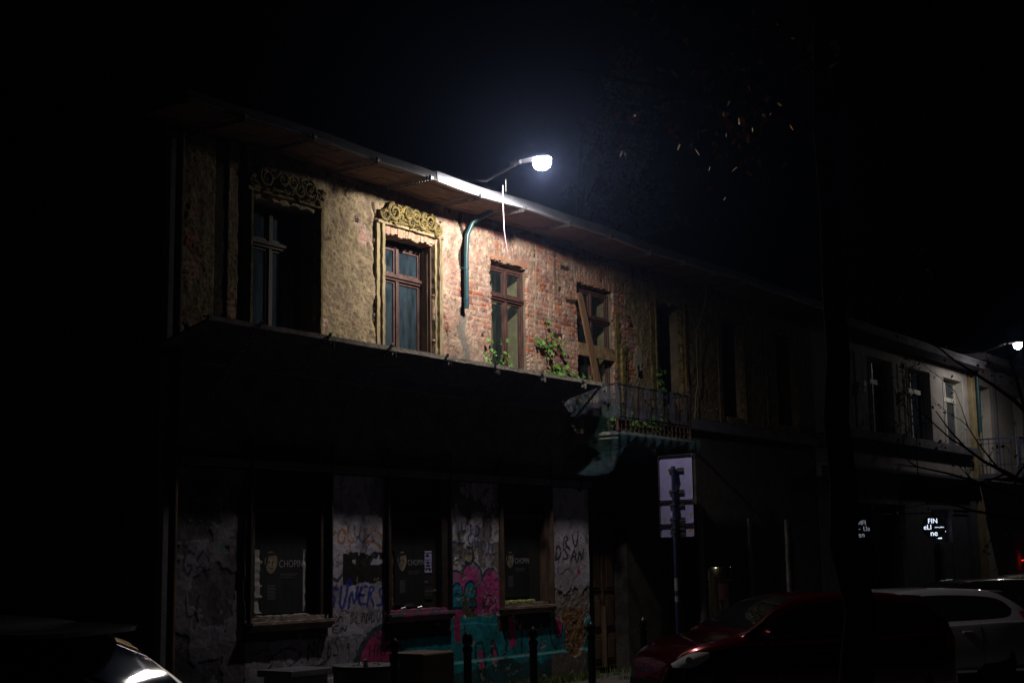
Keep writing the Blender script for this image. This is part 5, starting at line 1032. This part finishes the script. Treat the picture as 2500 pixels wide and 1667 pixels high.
        b = MB(); b.tube([(h-.43, s*(side_y(h-.43, .74*k)-.005), .76*k), (h-.42, s*(side_y(h-.43, .74*k)+.011), .76*k)], .022, 12); b.build('indicator', M_['amber'], o)
        tl = MB(); N = 8; K2 = 6
        for i in range(N+1):
            z = (.74+.34*i/N)*k
            for j in range(K2+1): x = -h+.035+.05*max(0, i-4)*.6+(.24-.10*i/N)*j/K2; tl.v.append((x, s*(side_y(x, min(z, float(top(x))-.02))+.005), z))
        for i in range(N):
            for j in range(K2): q = i*(K2+1)+j; tl.f.append((q, q+1, q+K2+2, q+K2+1))
        tl.build('taillight', M_['tail'], root, True)
        for ax in AX:
            wl = MB(); yy = s*(Wd-.20); wl.lathe([(.20, -.10), (.29, -.10), (.315, -.07), (.32, 0), (.315, .07), (.29, .10), (.20, .10)], (0, 0, 0), 32); wl.v = [(ax+v[0], s*(Wd-.12)+v[2], .31+v[1]) for v in wl.v]; o = wl.build('wheel', M_['tyre'], root, True)
            rm = MB(); rm.lathe([(.03, .03), (.20, .05), (.205, .07), (.19, .02), (.03, -.02)], (0, 0, 0), 24)
            for q in range(5):
                a = q*2*math.pi/5; rm.bar((.03*math.cos(a), .03*math.sin(a), .055), (.195*math.cos(a), .195*math.sin(a), .06), .05, .02)
            rm.v = [(ax+v[0], s*(Wd-.09+v[2]*1), .31+v[1]) for v in rm.v]; rm.build('rim', M_['steel'], o)
    sp = MB(); N = 10; zt = float(top(-h+.62))
    for i in range(N+1):
        y = -.54+1.08*i/N; e = 1-abs(2*i/N-1)**4; xr = -h+.42-.16*e; sp.v += [(-h+.72, y*1.02, zt-.004*k), (-h+.66, y*1.02, zt+.012*e), (xr, y, zt-.012), (xr+.01, y, zt-.035), (-h+.60, y, zt-.06)]
    for i in range(N):
        for q in range(5): sp.f.append((i*5+q, i*5+(q+1) % 5, (i+1)*5+(q+1) % 5, (i+1)*5+q))
    sp.f += [(0, 4, 3, 2, 1), tuple(N*5+q for q in range(5))]; sp.build('roof_spoiler', paint, root, True)
    MB().box(-h-.02, -h+.02, -.26, .26, .60*k, .71*k).build('number_plate', M_['paper'], root); wp = MB().bar((-h+.10, 0, zof(-h+.12, 0)+.03), (-h+.36, .38, zof(-h+.36, .38)+.03), .02, .015); wp.build('rear_wiper', M_['pot'], root)
    MB().box(h-.10, h+.01, -.42, .42, .28, .40).build('grille', M_['pot'], root)
    return root
M_['carglass'] = mat('car_glass', (.006, .007, .008), .03, spec=.4, coat=.3)
M_['lens'] = mat('headlight_lens', (.50, .54, .60), .3, .1, coat=1); M_['chrome'] = mat('chrome', (.7, .7, .65), .1, 1); M_['amber'] = mat('amber_lens', (.6, .25, .03), .2, coat=1)
M_['tail'] = mat('taillight_lens', (.25, .005, .005), .08, coat=1); M_['tyre'] = mat('tyre', (.012, .012, .012), .8)
def cpaint(n, c, metal=.0, rough=.35): return mat(n, c, rough, metal, spec=.5, coat=1)
HDG = R(180-37)
red = cpaint('red_car_paint', (.09, .0015, .007), .7, .20); sil = cpaint('silver_car_paint', (.30, .29, .36), .35, .42); dks = cpaint('dark_grey_car_paint', (.055, .055, .065), .3, .4); blk = cpaint('black_car_paint', (.008, .008, .010), 0, .25)
LC = (4.06, -4.95, -.02)
CARS = [((16.57, -4.89, -.02), HDG, red, 'dark red hatchback nose in to the kerb behind the tree trunk', 1.46),
        ((21.0, -4.5, -.03), R(145), sil, 'silver grey hatchback parked to the right of the red car', 1.40),
        (LC, R(112), dks, 'dark grey hatchback at the bottom left corner with the lamp mirrored in its rear window', 1.68),
        ((24.7, -4.4, -.03), HDG, blk, 'black car whose roof shows just behind the silver hatchback', 1.47),
        ((28.3, -4.4, -.03), HDG, blk, 'farthest black car at the right edge', 1.50)]
for i, (l, a, p, lab, ht) in enumerate(CARS):
    o = car(l, a, p, lab, ht, trim=None)
    if i == 0: o.scale = (.93, 1, 1)

# ------------------------------------------------------------------ trees
def leaf_quads(mb, p, rn, s, hang=.6):
    a = Vector((rn.gauss(0, 1), rn.gauss(0, 1), rn.gauss(-hang, .6))).normalized(); b = a.orthogonal(); b.rotate(Matrix.Rotation(rn.uniform(0, 6.28), 3, a)); b = b.normalized()*s*.28; a = a*s
    mb.add([tuple(p), tuple(p+a*.35+b), tuple(p+a*.75+b*.7), tuple(p+a), tuple(p+a*.75-b*.7), tuple(p+a*.35-b)], [(0, 1, 2, 3), (0, 3, 4, 5)])
def tree(name, label, base, path, r0_, limbs, leaves, seed, mleaf, group=None):
    rn = random.Random(seed); root = empty(name, base); tag(root, label, 'tree', group); B = Vector(base); t = MB(); l = MB()
    pts = [B+Vector(p) for p in path]; n = len(pts)
    wob = []
    for i in range(n-1):
        for k in range(4): wob.append(pts[i].lerp(pts[i+1], k/4)+Vector((rn.gauss(0, .02), rn.gauss(0, .02), 0)))
    wob.append(pts[-1]); t.tube(wob, [r0_*(1-.75*i/(len(wob)-1)) for i in range(len(wob))], 12)
    def grow(p, d, L, r, depth):
        q = [p]; dd = d.normalized()
        for k in range(6):
            dd = (dd+Vector((rn.gauss(0, .13), rn.gauss(0, .13), rn.gauss(.02, .10)))).normalized(); q.append(q[-1]+dd*L/6)
        t.tube(q, [r*(1-.8*k/6) for k in range(7)], 7 if depth < 2 else 4)
        if depth < 3:
            for k in range(2+depth): j = rn.randint(2, 6); a = Vector((rn.gauss(0, 1), rn.gauss(0, 1), rn.gauss(0, .7))).normalized(); grow(q[j], (dd+a*.9).normalized(), L*rn.uniform(.4, .65), r*.42, depth+1)
        if depth >= 1:
            for k in range(leaves): j = rn.random()*6; i0 = min(int(j), 5); p_ = q[i0].lerp(q[i0+1], j-i0)+Vector((rn.gauss(0, .06), rn.gauss(0, .06), rn.gauss(0, .06))); leaf_quads(l, p_, rn, rn.uniform(.06, .13))
    for (h_, d, L, r) in limbs:
        i = min(int(h_*(len(wob)-1)), len(wob)-1); grow(wob[i], Vector(d), L, r, 0)
    a = t.build('trunk', M_['bark'], root, True); a.location = -B
    if l.v: b = l.build('crown', mleaf, root); b.location = -B
    return root
tree('street_tree', 'dark tree in front with its trunk before the red car and sparse yellow leaves', (10.72, -8.1, -.05), [(0, 0, 0), (.02, .0, 1.5), (-.03, .02, 3.5), (-.02, .0, 6), (.1, .0, 9)], .15,
     [(.80, (.25, .9, .28), 2.6, .045), (.88, (.1, .9, .12), 2.4, .04), (.70, (.3, .9, .62), 2.6, .04), (.7, (.9, -.3, .8), 2.6, .04), (.9, (.8, .2, .7), 2.6, .04)], 2, 15, M_['leafy'], 'trees along the street')
tree('street_tree', 'bare branched dark tree in front of the grey tenement and far lamp', (31.0, -4.2, 0), [(0, 0, 0), (.1, .1, 2), (.2, .2, 4), (.3, .2, 7)], .15,
     [(.42, (1, .5, .10), 5.2, .07), (.5, (1, .45, .35), 4.8, .06), (.55, (.5, 1, .3), 3.5, .05), (.6, (1, .1, .6), 4.2, .06), (.75, (.5, .5, 1), 3, .05), (.8, (-.6, .2, 1), 3, .05), (.46, (.8, .9, .0), 3.8, .05)], 3, 8, M_['leafd'], 'trees along the street')
tree('garden_tree', 'feathery leafed tree rising behind the roof right of the bright lamp', (25.9, 4.2, 4.0), [(0, 0, 0), (0, 0, 2), (-.2, -.3, 4.5), (-.4, -.6, 7)], .12,
     [(.5, (-.4, -1, .8), 3, .05), (.6, (-1, -.6, .9), 2.8, .05), (.7, (.6, -.8, .8), 2.6, .04), (.8, (-.3, -.5, 1), 2.4, .04), (.55, (.9, -.3, .6), 2.8, .05), (.9, (0, -.2, 1), 2, .04)], 26, 12, M_['leafd'])
rn = random.Random(77); TL_ = next(o for o in COL.objects if o.get('label', '').startswith('dark tree in front')); lv = MB(); tw = MB(); B = TL_.location
for k in range(120):
    q = rn.gauss(0, 1); p = Vector((13.5+.45*q+rn.gauss(0, .35), rn.gauss(-6.0, .2), 0)); p.z = 6.5+.42*q+rn.gauss(0, .28)
    leaf_quads(lv, p-B, rn, rn.uniform(.05, .12), 1.8)
    if k % 3 == 0: tw.tube([tuple(p-B), tuple(p-B+Vector((rn.uniform(-.1, .1), .1, .25))), tuple(p-B+Vector((-.3, -.3, .7)))], [.003, .004, .008], 4)
lv.build('leaf_sprays', M_['leafy'], TL_)['kind'] = 'stuff'; tw.build('twigs', M_['bark'], TL_)['kind'] = 'stuff'
# ------------------------------------------------------------------ thin haze added to give the lamps a halo
hz = MB().box(-15, 60, -14, 14, -1.2, 13).build('haze', None); tag(hz, kind='stuff', label='thin haze added to make the glow round the lamps', cat='haze')
m = bpy.data.materials.new('haze'); m.use_nodes = True; nt = m.node_tree; nt.nodes.remove(nt.nodes['Principled BSDF']); v = nt.nodes.new('ShaderNodeVolumePrincipled')
v.inputs['Color'].default_value = (.36, .5, 1, 1); v.inputs['Density'].default_value = .00030; v.inputs['Anisotropy'].default_value = .9
nt.links.new(v.outputs[0], nt.nodes['Material Output'].inputs['Volume']); hz.data.materials.append(m)
